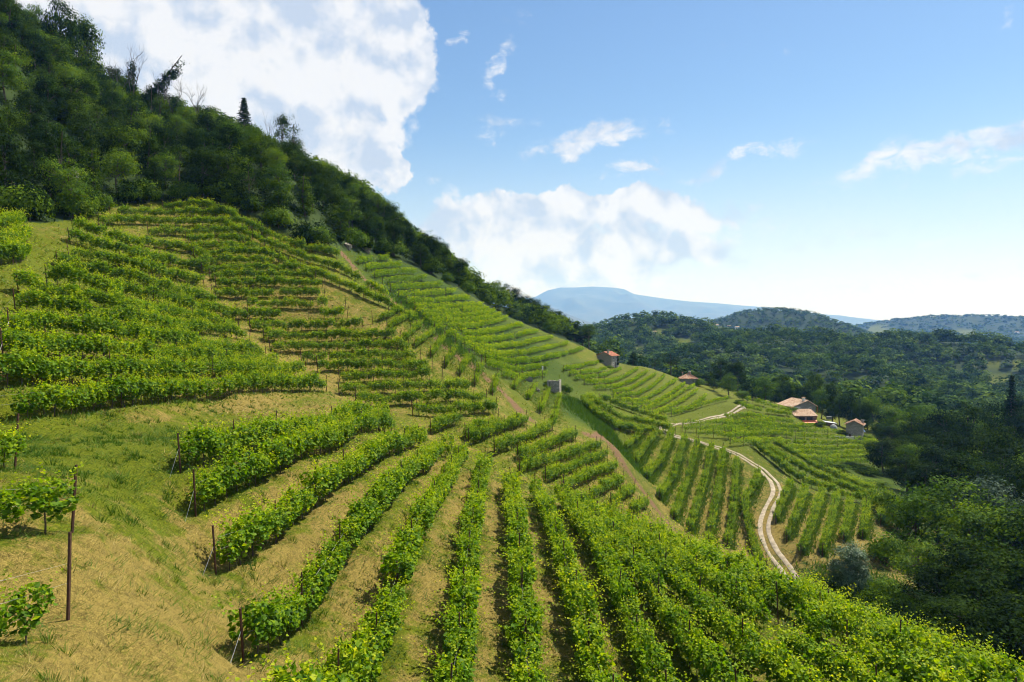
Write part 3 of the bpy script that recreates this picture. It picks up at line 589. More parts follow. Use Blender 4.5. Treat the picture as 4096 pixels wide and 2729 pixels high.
# ------------------------------------------------------------------ vines
def rand_unit(n):
    v = rng.normal(size=(n, 3)); return v / np.linalg.norm(v, axis=1)[:, None]
def leaf_faces(C, Nn, size, shape='vine', tint=None):
    """leaf-sized faces: a folded, lobed vine leaf or a pointed tree leaf"""
    n = len(C); Nn = Nn / (np.linalg.norm(Nn, axis=1)[:, None] + 1e-9)
    ref = rand_unit(n); U = np.cross(Nn, ref); U /= np.linalg.norm(U, axis=1)[:, None] + 1e-9; W = np.cross(Nn, U)
    if shape == 'vine':
        t = np.array([(0, 0, 0), (.55, .10, .10), (.42, .55, .10), (0, 1.0, -.04), (-.42, .55, .10), (-.55, .10, .10)]); t[:, 1] -= .45
        q = np.array([(0, 1, 2, 3), (0, 3, 4, 5)])
    else:
        t = np.array([(0, -.5, 0), (.34, 0, .06), (0, .5, 0), (-.34, 0, .06)]); q = np.array([(0, 1, 2, 3)])
    V = C[:, None] + (U[:, None] * t[None, :, :1] + W[:, None] * t[None, :, 1:2] + Nn[:, None] * t[None, :, 2:3]) * np.asarray(size).reshape(-1, 1, 1)
    k = len(t); Q = (np.arange(n)[:, None, None] * k + q[None]).reshape(-1, 4)
    return V.reshape(-1, 3), Q, np.repeat(tint if tint is not None else rng.random(n), k)
def vine_mesh(seed, bushy=1.0):
    global rng; keep = rng; rng = np.random.default_rng(100 + seed)
    n = int(330 * bushy); x = rng.uniform(-.72, .72, n); side = rng.choice([-1, 1], n)
    z = .55 + 1.15 * rng.beta(1.6, 1.5, n); wid = .15 + .33 * np.sin(np.pi * np.clip((z - .45) / 1.45, 0, 1)); y = side * wid * np.sqrt(rng.random(n)) * 1.15
    hump = .16 * np.sin(x * 4 + seed) ; z = z + hump
    C = np.c_[x, y, z]; Nn = np.c_[.5 * rng.normal(size=n), side * .55 + .5 * rng.normal(size=n), .75 + .5 * rng.normal(size=n)]
    tint = np.clip(rng.normal(.40, .20, n), 0, 1); size = rng.choice([.10, .14, .17, .21], n) * rng.uniform(.85, 1.15, n)
    for k in range(int(16 * bushy)):                     # young shoots standing out of the hedge
        x0 = rng.uniform(-.65, .65); y0 = rng.uniform(-.42, .42); h = rng.uniform(.25, 1.05); m = 9; t = np.linspace(.1, 1, m); lean = rng.normal(0, .4, 2)
        c = np.c_[x0 + lean[0] * t ** 2, y0 * (1 + t) + lean[1] * t ** 2, 1.45 + h * t - .12 * t ** 3] + rng.normal(0, .045, (m, 3))
        C = np.r_[C, c]; Nn = np.r_[Nn, rng.normal(size=(m, 3)) * .6 + (0, 0, .7)]; tint = np.r_[tint, np.clip(.48 + .32 * t + rng.normal(0, .08, m), 0, 1)]; size = np.r_[size, .135 - .06 * t]
    V, Q, ti = leaf_faces(C, Nn, size, 'vine', tint)
    mb = MB(); mb.add(V, Q); nl = len(Q)
    j = rng.normal(0, .03, (5, 2)); mb.tube([(0 + j[0][0], j[0][1], -.15), (j[1][0], j[1][1], .3), (j[2][0], j[2][1], .7), (.05, 0, .95)], [.032, .027, .023, .02], 5)
    mb.tube([(.03, 0, .9), (.3, .02, 1.0), (.7, 0, 1.02)], [.018, .014, .008], 4); mb.tube([(.03, 0, .9), (-.3, -.02, 1.0), (-.7, 0, 1.02)], [.018, .014, .008], 4)
    VV = np.concatenate(mb.V); Qa = np.concatenate(mb.Q); Ta = np.concatenate(mb.T)
    mi = np.r_[np.zeros(nl), np.ones(len(Qa) - nl + len(Ta))]
    me = mesh_np('vine', VV, [Qa, Ta], [VINE, BARK], {'tint': np.r_[ti, np.zeros(len(VV) - len(ti))]}, False, mi)
    rng = keep; return me
VINES = [vine_mesh(i) for i in range(9)] + [vine_mesh(20 + i, .62) for i in range(4)]
def post_mesh(h, r, seed):
    mb = MB(); mb.tube([(0, 0, -.3), (0, 0, h * .5), (0, 0, h)], [r, r * .97, r * .9], 6)
    mb.box((-r * 1.25, -r * .5, h * .62), (r * 1.25, r * .5, h * .64)); return mb.mesh('post', POSTM)
POST, ENDPOST = post_mesh(2.25, .034, 0), post_mesh(2.15, .048, 1)
BL = {
 'near': ('on the near slope, %s from the grassy bank on the left', 'vine rows on the near slope', 'right'),
 'upper': ('of the dense upper left block, %s up from the grassy bank', 'vine rows of the upper left block', 'up'),
 'face': ('on the terraced face below the wood, %s from the top', 'vine rows on the terraced face', 'down'),
 'ridge': ('down the spur crest below the wood, %s from the top', 'vine rows along the spur crest', 'down'),
 'spur': ('on the right flank of the spur, %s from the top', 'short vine rows on the spur flank', 'down'),
 'fold': ('rising out of the fold behind the near slope, %s from the top', 'vine rows rising out of the fold', 'down'),
 'far': ('of the far block below the wood edge, %s from the top', 'vine rows of the far block', 'down'),
 'house': ('on the slope below the red roofed upper house, %s from the house', 'vine rows below the upper house', 'down'),
 'brow': ('along the brow beside the dark grass strip, %s from the strip', 'vine rows along the brow', 'right'),
 'roadleft': ('left of the white road bend, %s from the brown track', 'vine rows left of the road', 'right'),
 'roadright': ('right of the white road bend, %s from the road', 'vine rows right of the road', 'right'),
 'strip': ('of the long curved strip beyond the road bend, %s from the road', 'vine rows of the curved strip', 'up'),
 'terrace': ('on the terraces around the farm buildings, %s from the top', 'vine rows on the farm terraces', 'down'),
 'bench': ('on the bench between the road legs, %s from the top', 'vine rows on the bench between the road legs', 'down'),
 'left': ('at the left edge by the mown path, %s from the top', 'short vine rows at the left edge', 'down'),
 'corner': ('in the upper left corner under the trees, %s from the bottom', 'vine rows in the upper left corner', 'up')}
ORD = 'first second third fourth fifth sixth seventh eighth ninth tenth eleventh twelfth thirteenth fourteenth fifteenth sixteenth seventeenth eighteenth nineteenth twentieth'.split() + ['twenty-first', 'twenty-second', 'twenty-third']
ADJ = {'near': 'leafy', 'upper': 'bushy', 'face': 'gappy', 'ridge': 'bright', 'spur': 'slender', 'fold': 'leafy', 'far': 'bright green', 'house': 'thin', 'brow': 'thick', 'roadleft': 'grass-edged', 'roadright': 'grass-edged', 'strip': 'thick', 'terrace': 'dark green', 'left': 'young', 'bench': 'dense', 'corner': 'shaded'}
PAR = {'near': (1.1, .09, 1.0), 'upper': (1.0, .09, 1.02), 'face': (1.05, .13, .92), 'ridge': (.95, .04, .95), 'spur': (1.05, .10, .68), 'fold': (1.1, .08, .85), 'brow': (1.0, 0, 1.05), 'roadleft': (1.1, .03, .92), 'roadright': (1.1, .03, .95), 'strip': (1.0, 0, 1.1), 'left': (1.3, .1, .85), 'corner': (1.0, .05, 1.05)}
cnt = {}
def far_leaves(P, dens, size, wid, hgt, base, seed):
    global rng; keep = rng; rng = np.random.default_rng(seed)
    s = np.r_[0, np.cumsum(np.linalg.norm(np.diff(P, axis=0), axis=1))]; n = int(s[-1] * dens); t = rng.uniform(0, s[-1], n)
    gap = vnoise(t, t * 0 + seed, 1.7) > -.30; t = t[gap]; n = len(t)
    x = np.interp(t, s, P[:, 0]); y = np.interp(t, s, P[:, 1]); T = np.gradient(P, axis=0); T /= np.linalg.norm(T, axis=1)[:, None]
    nx = np.interp(t, s, T[:, 1]); ny = np.interp(t, s, -T[:, 0]); o = rng.normal(0, wid, n); zz = base + hgt * rng.beta(1.7, 1.5, n) * (1 + .5 * vnoise(t, t * 0 + seed + 9, .9))
    C = np.c_[x + nx * o, y + ny * o, G(x, y) + zz]; Nn = np.c_[rng.normal(0, .6, n) + nx * np.sign(o) * .4, rng.normal(0, .6, n) + ny * np.sign(o) * .4, .7 + rng.normal(0, .5, n)]
    r = leaf_faces(C, Nn, rng.uniform(.7, 1.3, n) * size, 'tree', np.clip(rng.normal(.45, .2, n) + .38 * (zz - base) / hgt - .15, 0, 1)); rng = keep; return r
for blk, P in ROWS:
    k = cnt.get(blk, 0); cnt[blk] = k + 1
    ph, grp, _ = BL[blk]; label = (ADJ[blk] + ' vine row ' + ph) % ORD[k]
    z0 = G(P[:1, 0], P[:1, 1])[0]; root = link('vine_row', None, loc=(P[0, 0], P[0, 1], z0)); root.empty_display_size = .3
    tag(root, label, 'vine row', grp); O = np.array([P[0, 0], P[0, 1], z0])
    T = np.gradient(P, axis=0); A = np.arctan2(T[:, 1], T[:, 0]); s = np.r_[0, np.cumsum(np.linalg.norm(np.diff(P, axis=0), axis=1))]; Ltot = s[-1]
    if blk in PAR:
        step, gap, sc = PAR[blk]; n = max(1, int(Ltot / step))
        tv = np.minimum(Ltot, (np.arange(n) + .55) * step + rng.normal(0, .08, n)); xv, yv = np.interp(tv, s, P[:, 0]), np.interp(tv, s, P[:, 1]); zv = G(xv, yv)
        for i in range(n):
            t, x, y = tv[i], xv[i], yv[i]
            if vnoise(np.array([t]), np.array([k * 7.7]), 2.5)[0] < -.5 + gap + .1 * rng.random() - .05: continue
            a = np.interp(t, s, np.unwrap(A)); me = VINES[rng.integers(9)] if gap < .2 or rng.random() < .35 else VINES[9 + rng.integers(4)]
            z = zv[i]; v = sc * rng.uniform(.78, 1.18)
            if P[:, 1].mean() < 60 and np.hypot(x, y) < 9: continue
            if blk == 'left' and k == 2:
                if t > Ltot - 1.3: continue
                v *= .8
            link('vine', me, root, (x - O[0] + rng.normal(0, .05), y - O[1] + rng.normal(0, .05), z - O[2]), (0, 0, a + rng.choice([0, math.pi]) + rng.normal(0, .12)), (v * 1.05, v * rng.uniform(.9, 1.15), v * rng.uniform(.92, 1.08)))
        pstep = 5.2 if blk in ('near', 'upper') else 4.6
        pt = np.r_[0, np.arange(pstep, Ltot - 1.5, pstep), Ltot]
        xv, yv = np.interp(pt, s, P[:, 0]), np.interp(pt, s, P[:, 1]); zv = G(xv, yv)
        for i, t in enumerate(pt):
            x, y, z = xv[i], yv[i], zv[i]; end = i in (0, len(pt) - 1)
            a = np.interp(t, s, np.unwrap(A)); lean = rng.normal(0, .035); ln = (-.10 if i == 0 else .10 if end else rng.normal(0, .03))
            link('post', ENDPOST if end else POST, root, (x - O[0] - (.3 * math.cos(a) if i == 0 else 0), y - O[1] - (.3 * math.sin(a) if i == 0 else 0), z - O[2]), (lean, ln, a), (1, 1, rng.uniform(.9, 1.06)))
        if blk in ('near', 'upper', 'left') and P[:, 1].min() < 60:
            a = A[0]; d = np.array([math.cos(a), math.sin(a), 0]); g0 = P[0] - d[:2] * 1.25; g = np.array([g0[0], g0[1], G(g0[:1], g0[1:2])[0]]) - O
            mb = MB(); mb.tube([g, np.array([0, 0, 1.25]) - d * .42], .007, 4); link('guy_wire', mb.mesh('guy_wire', WIREM), root)
            w = resample(P, 2.0); mb = MB()
            for hh in (.95, 1.45): mb.tube(np.c_[w, G(w[:, 0], w[:, 1]) + hh] - O, .003, 3)
            link('trellis_wire', mb.mesh('trellis_wire', WIREM), root)
    else:
        dm = float(np.hypot(P[:, 0], P[:, 1]).mean()); sz = .30 if dm < 200 else .36; dn = {'far': 62, 'house': 44, 'terrace': 64, 'bench': 60}[blk]
        V, Q, ti = far_leaves(P, dn, sz, .32 if blk != 'house' else .26, 1.4 if blk != 'house' else 1.2, .5, 1000 + len(bpy.data.objects) % 997)
        o = link('foliage', mesh_np('foliage', V - O, Q, VINE_FAR, {'tint': ti}), root); o['kind'] = 'stuff'
        mb = MB()
        tv = np.arange(0, Ltot, 4.5); xv, yv = np.interp(tv, s, P[:, 0]), np.interp(tv, s, P[:, 1]); zv = G(xv, yv)
        for x, y, z in zip(xv, yv, zv):
            q = np.array([x, y, z]) - O; mb.tube([q - (0, 0, .2), q + (rng.normal(0, .06), rng.normal(0, .06), 2.05)], .045, 4)
        o = link('posts', mb.mesh('posts', POSTM), root); o['kind'] = 'stuff'

# ------------------------------------------------------------------ trees: a few kinds of crown and trunk, then many individuals
def crown_np(lobes, nclump, nleaf, size, csize, seed, low=-.35, fill=.72, nr=.38):
    global rng; keep = rng; rng = np.random.default_rng(seed)
    vol = np.array([l[3] * l[4] * l[5] for l in lobes]) ** .67; pick = rng.choice(len(lobes), nclump, p=vol / vol.sum())
    Lc = np.array([l[:3] for l in lobes])[pick]; Lr = np.array([l[3:] for l in lobes])[pick]
    d = rand_unit(nclump * 3); d = d[d[:, 2] > low][:nclump]; d = d[:nclump]; m = len(d)
    cc = Lc[:m] + Lr[:m] * d * rng.uniform(fill, 1.0, (m, 1)); ct = rng.normal(.45, .25, m)
    k = rng.integers(0, m, nclump * nleaf); off = rng.normal(size=(len(k), 3)) * csize * (1, 1, .55)
    C = cc[k] + off; out = d[k] * .75 + off / csize * .35 + (0, 0, .45) + rng.normal(0, nr, (len(k), 3))
    r = leaf_faces(C, out, rng.uniform(.65, 1.25, len(k)) * size, 'tree', np.clip(ct[k] + rng.normal(0, .11, len(k)), 0, 1)); rng = keep; return r
def trunk_mb(h, r, lobes, seed, twig=0):
    q = np.random.default_rng(seed); mb = MB(); top = np.array([q.normal(0, .25), q.normal(0, .25), h]); mid = np.array([q.normal(0, .2), q.normal(0, .2), h * .45])
    pts = [np.array((0, 0, -.8)), np.array((0, 0, .4)), mid, top]; mb.tube(pts, [r * 1.35, r, r * .8, r * .35], 8)
    for l in lobes:
        a = mid + (top - mid) * q.uniform(0, .6); b = np.array(l[:3]); m2 = (a + b) / 2 + (0, 0, -.15) + q.normal(0, .2, 3); mb.tube([a, m2, b], [r * .5, r * .32, r * .1], 5)
        for _ in range(2):
            e = b + np.array(l[3:]) * q.normal(0, .5, 3); mb.tube([m2, (m2 + e) / 2 + q.normal(0, .15, 3), e], [r * .2, r * .12, r * .04], 4)
    return mb
def lobes_for(seed, n, W, H0, H1, sq=1.0):
    q = np.random.default_rng(seed); L = [(0, 0, (H0 + H1) / 2, W * .62, W * .62, (H1 - H0) * .48)]
    for i in range(n):
        a = i * 2 * math.pi / n + q.uniform(-.4, .4); rr = W * q.uniform(.32, .62); z = q.uniform(H0 + .18 * (H1 - H0), H1 - .2 * (H1 - H0)); s = W * q.uniform(.34, .52)
        L.append((rr * math.cos(a), rr * math.sin(a), z, s, s, s * .8 * sq))
    return L
KIND = {}
def add_kind(kind, mat, lobes, nclump, nleaf, size, csize, seed, trunk_h, trunk_r, **kw):
    V, Q, ti = crown_np(lobes, nclump, nleaf, size, csize, seed, **kw); c = mesh_np('crown', V, Q, mat, {'tint': ti})
    t = trunk_mb(trunk_h, trunk_r, lobes[1:], seed).mesh('trunk', BARK, smooth_=True); KIND.setdefault(kind, []).append((t, c))
for i in range(5):
    lb = lobes_for(40 + i, 6, 4.3, .8, 9.6); add_kind('broad', OAK, lb, 120, 40, .38, .62, 300 + i, 7.5, .24, low=-.8)
    add_kind('dark', DARK, lobes_for(50 + i, 6, 4.1, .6, 9.8), 120, 42, .36, .60, 320 + i, 7.5, .24, low=-.8)
    add_kind('light', ASH, lobes_for(60 + i, 7, 4.4, 1.0, 9.2, .8), 105, 38, .34, .62, 340 + i, 7.0, .2, fill=.6, low=-.75)
for i in range(2):
    add_kind('airy', OAK, lobes_for(70 + i, 8, 4.0, 3.0, 10.0, .7), 70, 24, .32, .55, 360 + i, 8.5, .2, fill=.5)
    lb = [(0.12 * j * (-1) ** i, .05 * j, 1.5 + j * 1.1, 1.25 - .05 * j, 1.25 - .05 * j, 1.2) for j in range(8)]; add_kind('ivy', DARK if i else OAK, lb, 90, 42, .30, .42, 370 + i, 11.0, .2, low=-.8)
    add_kind('shrub', OAK if i else ASH, [(0, 0, 1.1, 1.7, 1.7, 1.2), (1.1, .4, .9, 1.0, 1.0, .9), (-1.0, -.5, .8, 1.1, 1.1, .9), (.1, -1.0, .7, 1.0, 1.0, .8)], 60, 36, .28, .42, 380 + i, 1.0, .07)
    add_kind('greyshrub', GREYD, lobes_for(75 + i, 6, 4.4, 1.5, 9.0), 110, 40, .34, .6, 390 + i, 6.5, .2)
add_kind('willow', GREY, [(0, 0, 4.0, 2.2, 2.2, 3.0), (.6, .2, 5.6, 1.3, 1.3, 1.6), (-.9, .1, 3.0, 1.5, 1.5, 2.0), (1.0, -.3, 2.8, 1.5, 1.5, 2.0), (0, -.9, 2.4, 1.5, 1.4, 1.8)], 190, 52, .25, .36, 401, 5.5, .16, low=-.9)
def conifer(seed):
    global rng; keep = rng; rng = np.random.default_rng(seed); C, Nn, ti = [], [], []; mb = MB(); mb.tube([(0, 0, -.8), (0, 0, 5), (0, 0, 11)], [.26, .18, .03], 7)
    for z in np.arange(1.2, 10.9, .42):
        rr = 2.7 * (1 - (z / 11.2)) ** .8 * rng.uniform(.8, 1.12); nb = 8
        for b in range(nb):
            a = b * 2 * math.pi / nb + rng.uniform(0, .7); e = np.array([math.cos(a) * rr, math.sin(a) * rr, z - .28 * rr]); mb.tube([(0, 0, z), e], [.05, .012], 3)
            t = rng.uniform(.25, 1, 26); c = np.array([0, 0, z])[None] * (1 - t[:, None]) + e[None] * t[:, None] + rng.normal(0, .13, (26, 3)) * (1, 1, .6); C.append(c); Nn.append(rng.normal(0, .4, (26, 3)) + (0, 0, .8)); ti.append(np.full(26, rng.normal(.4, .15)))
    C = np.concatenate(C); V, Q, t2 = leaf_faces(C, np.concatenate(Nn), rng.uniform(.2, .36, len(C)), 'tree', np.clip(np.concatenate(ti) + rng.normal(0, .1, len(C)), 0, 1)); rng = keep
    KIND.setdefault('conifer', []).append((mb.mesh('trunk', BARK), mesh_np('crown', V, Q, DARK, {'tint': t2})))
conifer(5)
def bare(seed, ivy):
    q = np.random.default_rng(seed); mb = MB(); tips = []
    def br(p, d, L, r, lev):
        n = 4; pts = [p]; dd = d
        for i in range(n):
            dd = dd + q.normal(0, .13, 3) + np.array((0, 0, .05)); dd = dd / np.linalg.norm(dd); pts.append(pts[-1] + dd * L / n)
        mb.tube(pts, np.linspace(r, r * .55, n + 1), 6 if lev < 2 else 3, cap=False)
        if lev >= 4: tips.append(pts[-1]); return
        for k in range(3 if lev else 4):
            a = q.uniform(0, 6.28); s = q.uniform(.35, .75); side = np.array([math.cos(a), math.sin(a), q.uniform(-.1, .3)]); nd = dd * (1 - s * .5) + side * s; br(pts[q.integers(2, n + 1)], nd / np.linalg.norm(nd), L * q.uniform(.55, .72), r * .5, lev + 1)
    br(np.array((0, 0, -.6)), np.array((0., 0, 1.)), 5.2, .17, 0); t = mb.mesh('trunk', DEADW)
    c = None
    if ivy:
        lb = [(0, 0, 1.0 + j * .9, .95 - .04 * j, .95 - .04 * j, .9) for j in range(7)]; V, Q, ti = crown_np(lb, 60, 34, .27, .35, seed + 3, low=-.8); c = mesh_np('ivy', V, Q, OAK, {'tint': ti})
    KIND.setdefault('ivybare' if ivy else 'bare', []).append((t, c))
for i in range(3): bare(500 + i, False)
for i in range(2): bare(510 + i, True)
def tree(kind, x, y, h, w, name, label, cat, group=None, lean=(0, 0), v=None, z=None):
    """h, w in metres: the kind's mesh is about 10 m tall and 9 m wide"""
    ref = {'willow': (7.2, 5.2), 'shrub': (2.4, 4.0), 'conifer': (11, 5.2), 'ivy': (10.5, 3.0), 'bare': (10.5, 7.0), 'ivybare': (10.5, 7.0)}.get(kind, (10.0, 9.2))
    t, c = KIND[kind][(random.randrange(len(KIND[kind])) if v is None else v) % len(KIND[kind])]
    if z is None: z = float(G(np.array([x]), np.array([y]))[0])
    o = link(name, None, None, (x, y, z), (lean[0], lean[1], random.uniform(0, 6.28) if lean == (0, 0) else 0)); o.scale = (w / ref[1], w / ref[1], h / ref[0]); o.empty_display_size = .5
    tag(o, label, cat, group); link('trunk', t, o)
    if c: link('ivy' if c.name.startswith('ivy') else 'crown', c, o)
    return o
def tree_px(kind, px, top, D, w, name, label, cat, group=None, lean=(0, 0), v=None, hmin=2.0, hwant=None):
    if hwant:
        dd = np.arange(D - 45, D + 90, 2.0); q = np.array([P3(px, top, d_) for d_ in dd]); hh = q[:, 2] - G(q[:, 0], q[:, 1]); D = float(dd[np.argmin(np.abs(hh - hwant) + .02 * np.abs(dd - D))])
    X, Y, Z = P3(px, top, D); g = float(G(np.array([X]), np.array([Y]))[0]); h = max(hmin, Z - g)
    if hwant: h = min(h, hwant * 1.35)
    return tree(kind, X, Y, h, w, name, label, cat, group, lean, v, g - .05)
TREES_XY = []
def ordw(n):
    if n <= 20: return ORD[n - 1]
    t = n // 10; u = n % 10; return (['twent', 'thirt', 'fort', 'fift', 'sixt'][t - 2] + ('ieth' if u == 0 else 'y-' + ORD[u - 1]))
# trees on the right and around the farm, each where it stands
RIGHT = [
 ('airy',589,322,300,10,'sparse brownish tree behind the red roofed upper house'),('dark',575,319,312,9,'dark tree at the end of the wood edge left of the upper house'),
 ('dark',633,351,296,5,'small dark conical tree right of the upper house'),('airy',671,350,305,13,'wide airy tree between the two upper houses'),('airy',655,356,312,8,'thin pale tree behind the slope below the upper house'),('broad',706,372,292,8,'round tree beside the hipped roof house'),('dark',722,355,300,11,'tall dark tree behind the hipped roof house'),
 ('dark',738,359,296,11,'second dark tree right of the hipped roof house'),('light',729,370,268,10,'light green tree above the road end'),('light',765,373,240,11,'bright yellow-green tree left of the big farmhouse'),('broad',748,382,262,8,'green tree between the road end and the bright tree'),('broad',785,372,285,9,'green tree above the big farmhouse roof'),
 ('broad',813,370,290,10,'tree behind the big farmhouse chimney'),('dark',833,380,262,9,'dark tree right behind the big farmhouse'),('broad',850,388,255,9,'green tree right of the big farmhouse'),('dark',862,398,240,8,'dark tree above the stone tower house'),('light',873,391,262,10,'pale green tree far behind the stone tower house'),
 ('light',896,402,238,14,'big bright green tree right of the stone tower house'),('light',929,402,236,13,'second big bright green tree right of the stone tower house'),('broad',912,412,212,10,'green tree in front of the two bright trees'),('dark',948,406,206,12,'dark tree right of the bright green trees'),('dark',968,400,196,13,'broad dark tree in the right wood'),
 ('conifer',1012,376,215,8,'tall dark conifer near the right edge'),('broad',992,398,220,12,'green tree left of the tall conifer'),('broad',1022,392,235,12,'green tree at the right edge behind the conifer'),('dark',884,436,172,9,'dark tree at the right end of the terraces'),('dark',899,436,176,10,'second dark tree at the right end of the terraces'),
 ('dark',920,430,178,11,'dark tree below the bright green trees'),('dark',943,426,170,12,'dark leafy tree in the middle of the right wood'),('dark',962,432,160,11,'dark tree under the broad dark tree'),('dark',983,427,158,13,'large dark tree of the right wood'),('dark',1008,425,150,13,'dark tree at the right edge of the wood'),('dark',1030,430,150,13,'dark tree cut by the right edge'),
 ('dark',908,452,150,10,'dark tree on the shaded bank right of the terraces'),('dark',928,458,142,11,'dark spreading tree above the light green crowns'),('dark',956,452,138,12,'dark tree above the greyish crown'),('broad',980,455,135,11,'deep green tree above the greyish crown'),('dark',1012,452,130,12,'dark tree near the right edge above the greyish crown'),
 ('greyshrub',993,466,108,13,'grey-green tree with rounded crown at the right'),('light',943,469,106,16,'big light green tree with feathery crown at the right'),('light',916,486,106,11,'light green tree left of the big feathery one'),('light',1003,494,98,15,'light green tree below the greyish crown'),('light',972,497,97,12,'light green tree in front of the big feathery one'),('broad',1036,500,96,14,'green tree cut by the right edge'),
 ('light',921,531,90,9,'green tree right of the vine rows by the road'),('dark',963,527,86,11,'dark ivy-grown tree in the lower right wood'),('dark',1006,543,80,12,'dark tree at the lower right edge'),('broad',1034,548,78,12,'deep green tree cut by the lower right edge'),('dark',940,560,84,9,'dark tree in the shade of the lower right wood'),('dark',985,566,76,10,'dark tree above the dark conifer boughs'),
 ('dark',966,594,72,9,'very dark tree low in the right wood'),('dark',1010,588,70,11,'very dark tree low at the right edge'),('dark',930,592,76,8,'dark tree beside the grassy gully'),('dark',1030,610,66,10,'dark tree cut by the right edge near the bottom'),('dark',990,622,68,8,'dark low tree above the bare earth patch')]
for i, (k, px, top, D, w, lab) in enumerate(RIGHT):
    o = tree_px(k, px, top, D, w, 'conifer_tree' if k == 'conifer' else 'broadleaf_tree', lab, 'tree', 'trees of the right wood and farm', hmin=4.0); TREES_XY.append(o.location[:2])

for j, (px, top, D, w) in enumerate([(695,378,300,8),(714,384,276,7),(742,388,256,7),(756,386,258,8),(775,384,262,8),(793,380,270,9),(804,384,276,9),(822,386,262,9),(840,392,256,9),(858,404,246,8),(868,402,262,9),(886,408,246,9),(903,418,226,9),(880,420,228,8),(920,416,222,10),(938,414,226,10),(955,416,216,11),(976,416,206,11),(996,412,204,12),(1016,410,200,12),(1030,405,205,12),(892,424,206,8),(905,440,168,9),(876,446,186,7),(936,442,158,11),(970,446,146,11),(1000,440,142,12),(1026,446,138,12)]):
    k = ('broad', 'dark', 'light', 'broad', 'dark')[j % 5]
    o = tree_px(k, px, top, D, w, 'broadleaf_tree', {'broad': 'mid green', 'dark': 'dark green', 'light': 'light green'}[k] + ' tree of the belt behind the farm, ' + ordw(j + 1) + ' from the left' if px < 900 else {'broad': 'mid green', 'dark': 'dark green', 'light': 'light green'}[k] + ' tree of the right wood, at ' + ('its upper edge' if top < 420 else 'its middle') + (', near the right margin' if px > 985 else ', near the terraces' if px < 925 else ', centre'), 'tree', 'trees of the belt behind the farm', hmin=5)
tree_px('willow', 850, 541, 89, 5.3, 'willow_tree', 'silvery grey-green willow standing by the road bend', 'tree')
SHR = [(831,578,92,3.4,'low green shrub left of the silvery willow'),(872,590,84,3.6,'low shrub right of the silvery willow'),(888,578,86,4.0,'green shrub in the grassy gully'),(905,600,78,4.2,'dark green shrub in the gully near the wood'),(889,533,101,5.5,'round shrub at the end of the vine rows by the wood'),(884,488,126,5.0,'rounded shrub at the end of the curved strip'),(898,497,118,5.0,'shrub between the curved strip and the light trees'),(862,606,80,3.2,'small shrub below the silvery willow'),(920,612,74,4.0,'shrub low in the shade of the right wood'),(940,618,72,4.2,'shrub at the foot of the dark trees'),
       (549,386,151,3.2,'dark shrub against the left of the stone hut'),(566,384,151,2.6,'shrub against the right of the stone hut'),(610,372,276,3.0,'shrub at the foot of the upper house'),(600,371,280,3.4,'bush left of the upper house'),(699,378,282,5,'bush right of the hipped roof house'),(842,432,206,4,'bush left of the stone tower house'),(866,434,205,4.5,'bush right of the stone tower house'),(818,431,211,4,'bush below the shed'),(790,421,216,4,'bush left of the orange awning house'),(740,402,210,4,'bush beside the road end'),(822,462,170,5,'bush at the left below the farm terraces'),(838,466,166,6,'dark bush below the farm terraces'),(852,462,172,5,'bush in the middle below the farm terraces'),(866,466,168,6,'bush at the right below the farm terraces'),(845,476,158,5,'bush in the dip above the curved strip'),(872,482,152,6,'bush at the right end of the dip above the curved strip')]
for px, top, D, w, lab in SHR:
    tree_px('shrub', px, top, D, w, 'shrub', lab, 'shrub', 'shrubs of the slopes', hmin=1.4)
# the wood on the steep slope to the left
WB = np.array([(-60,205),(0,213),(28,222),(45,223),(60,221),(90,216),(112,206),(150,202),(205,200),(250,216),(300,244),(345,251),(385,254),(420,270),(470,295),(500,314),(530,326),(560,338),(600,352)])
cand = []
rs_ = np.random.default_rng(21)
sp = 6.4
for gy in np.arange(50, 400, sp):
    for gx in np.arange(-215, 45, sp):
        x, y = gx + rs_.uniform(-2.6, 2.6), gy + rs_.uniform(-2.6, 2.6); cand.append((x, y))
cand = np.array(cand); cz = G(cand[:, 0], cand[:, 1]); cpx, cpy, cd = proj(cand[:, 0], cand[:, 1], cz)
tz = cz + 8; tpx, tpy, _ = proj(cand[:, 0], cand[:, 1], tz)
okc = (cpx > -45) & (cpx < 600) & (cpy < np.interp(cpx, WB[:, 0], WB[:, 1]) - 1.0) & (tpy > -45) & (cd > 60)
fr_ = np.linspace(.1, .985, 60)[None]                      # only where the crown can be seen over the ground in front
vis = (tz[:, None] * fr_ > H(cand[:, :1] * fr_, cand[:, 1:2] * fr_) - .5).all(1)
okc &= vis
fi = np.where(okc)[0]; fd = cd[fi]; fi = fi[np.argsort(fd)]
NIND = 215
def forest_kind():
    r = random.random(); return 'broad' if r < .45 else 'dark' if r < .68 else 'light' if r < .86 else 'airy' if r < .92 else 'ivy'
FL = {'broad': 'mid green broadleaf tree', 'dark': 'dark green broadleaf tree', 'light': 'light green broadleaf tree', 'airy': 'thin-crowned broadleaf tree', 'ivy': 'narrow ivy-clad tree'}
def zone(px, py):
    return _zone(px) + (', low down' if np.interp(px, WB[:, 0], WB[:, 1]) - py < 32 else ', half way up' if np.interp(px, WB[:, 0], WB[:, 1]) - py < 85 else ', near the skyline')
def _zone(px):
    if px < 110: return 'in the shaded wood at the far left'
    if px < 230: return 'in the wood above the terraced vineyard'
    if px < 345: return 'in the wood above the spur crest'
    return 'in the wood above the far vines'
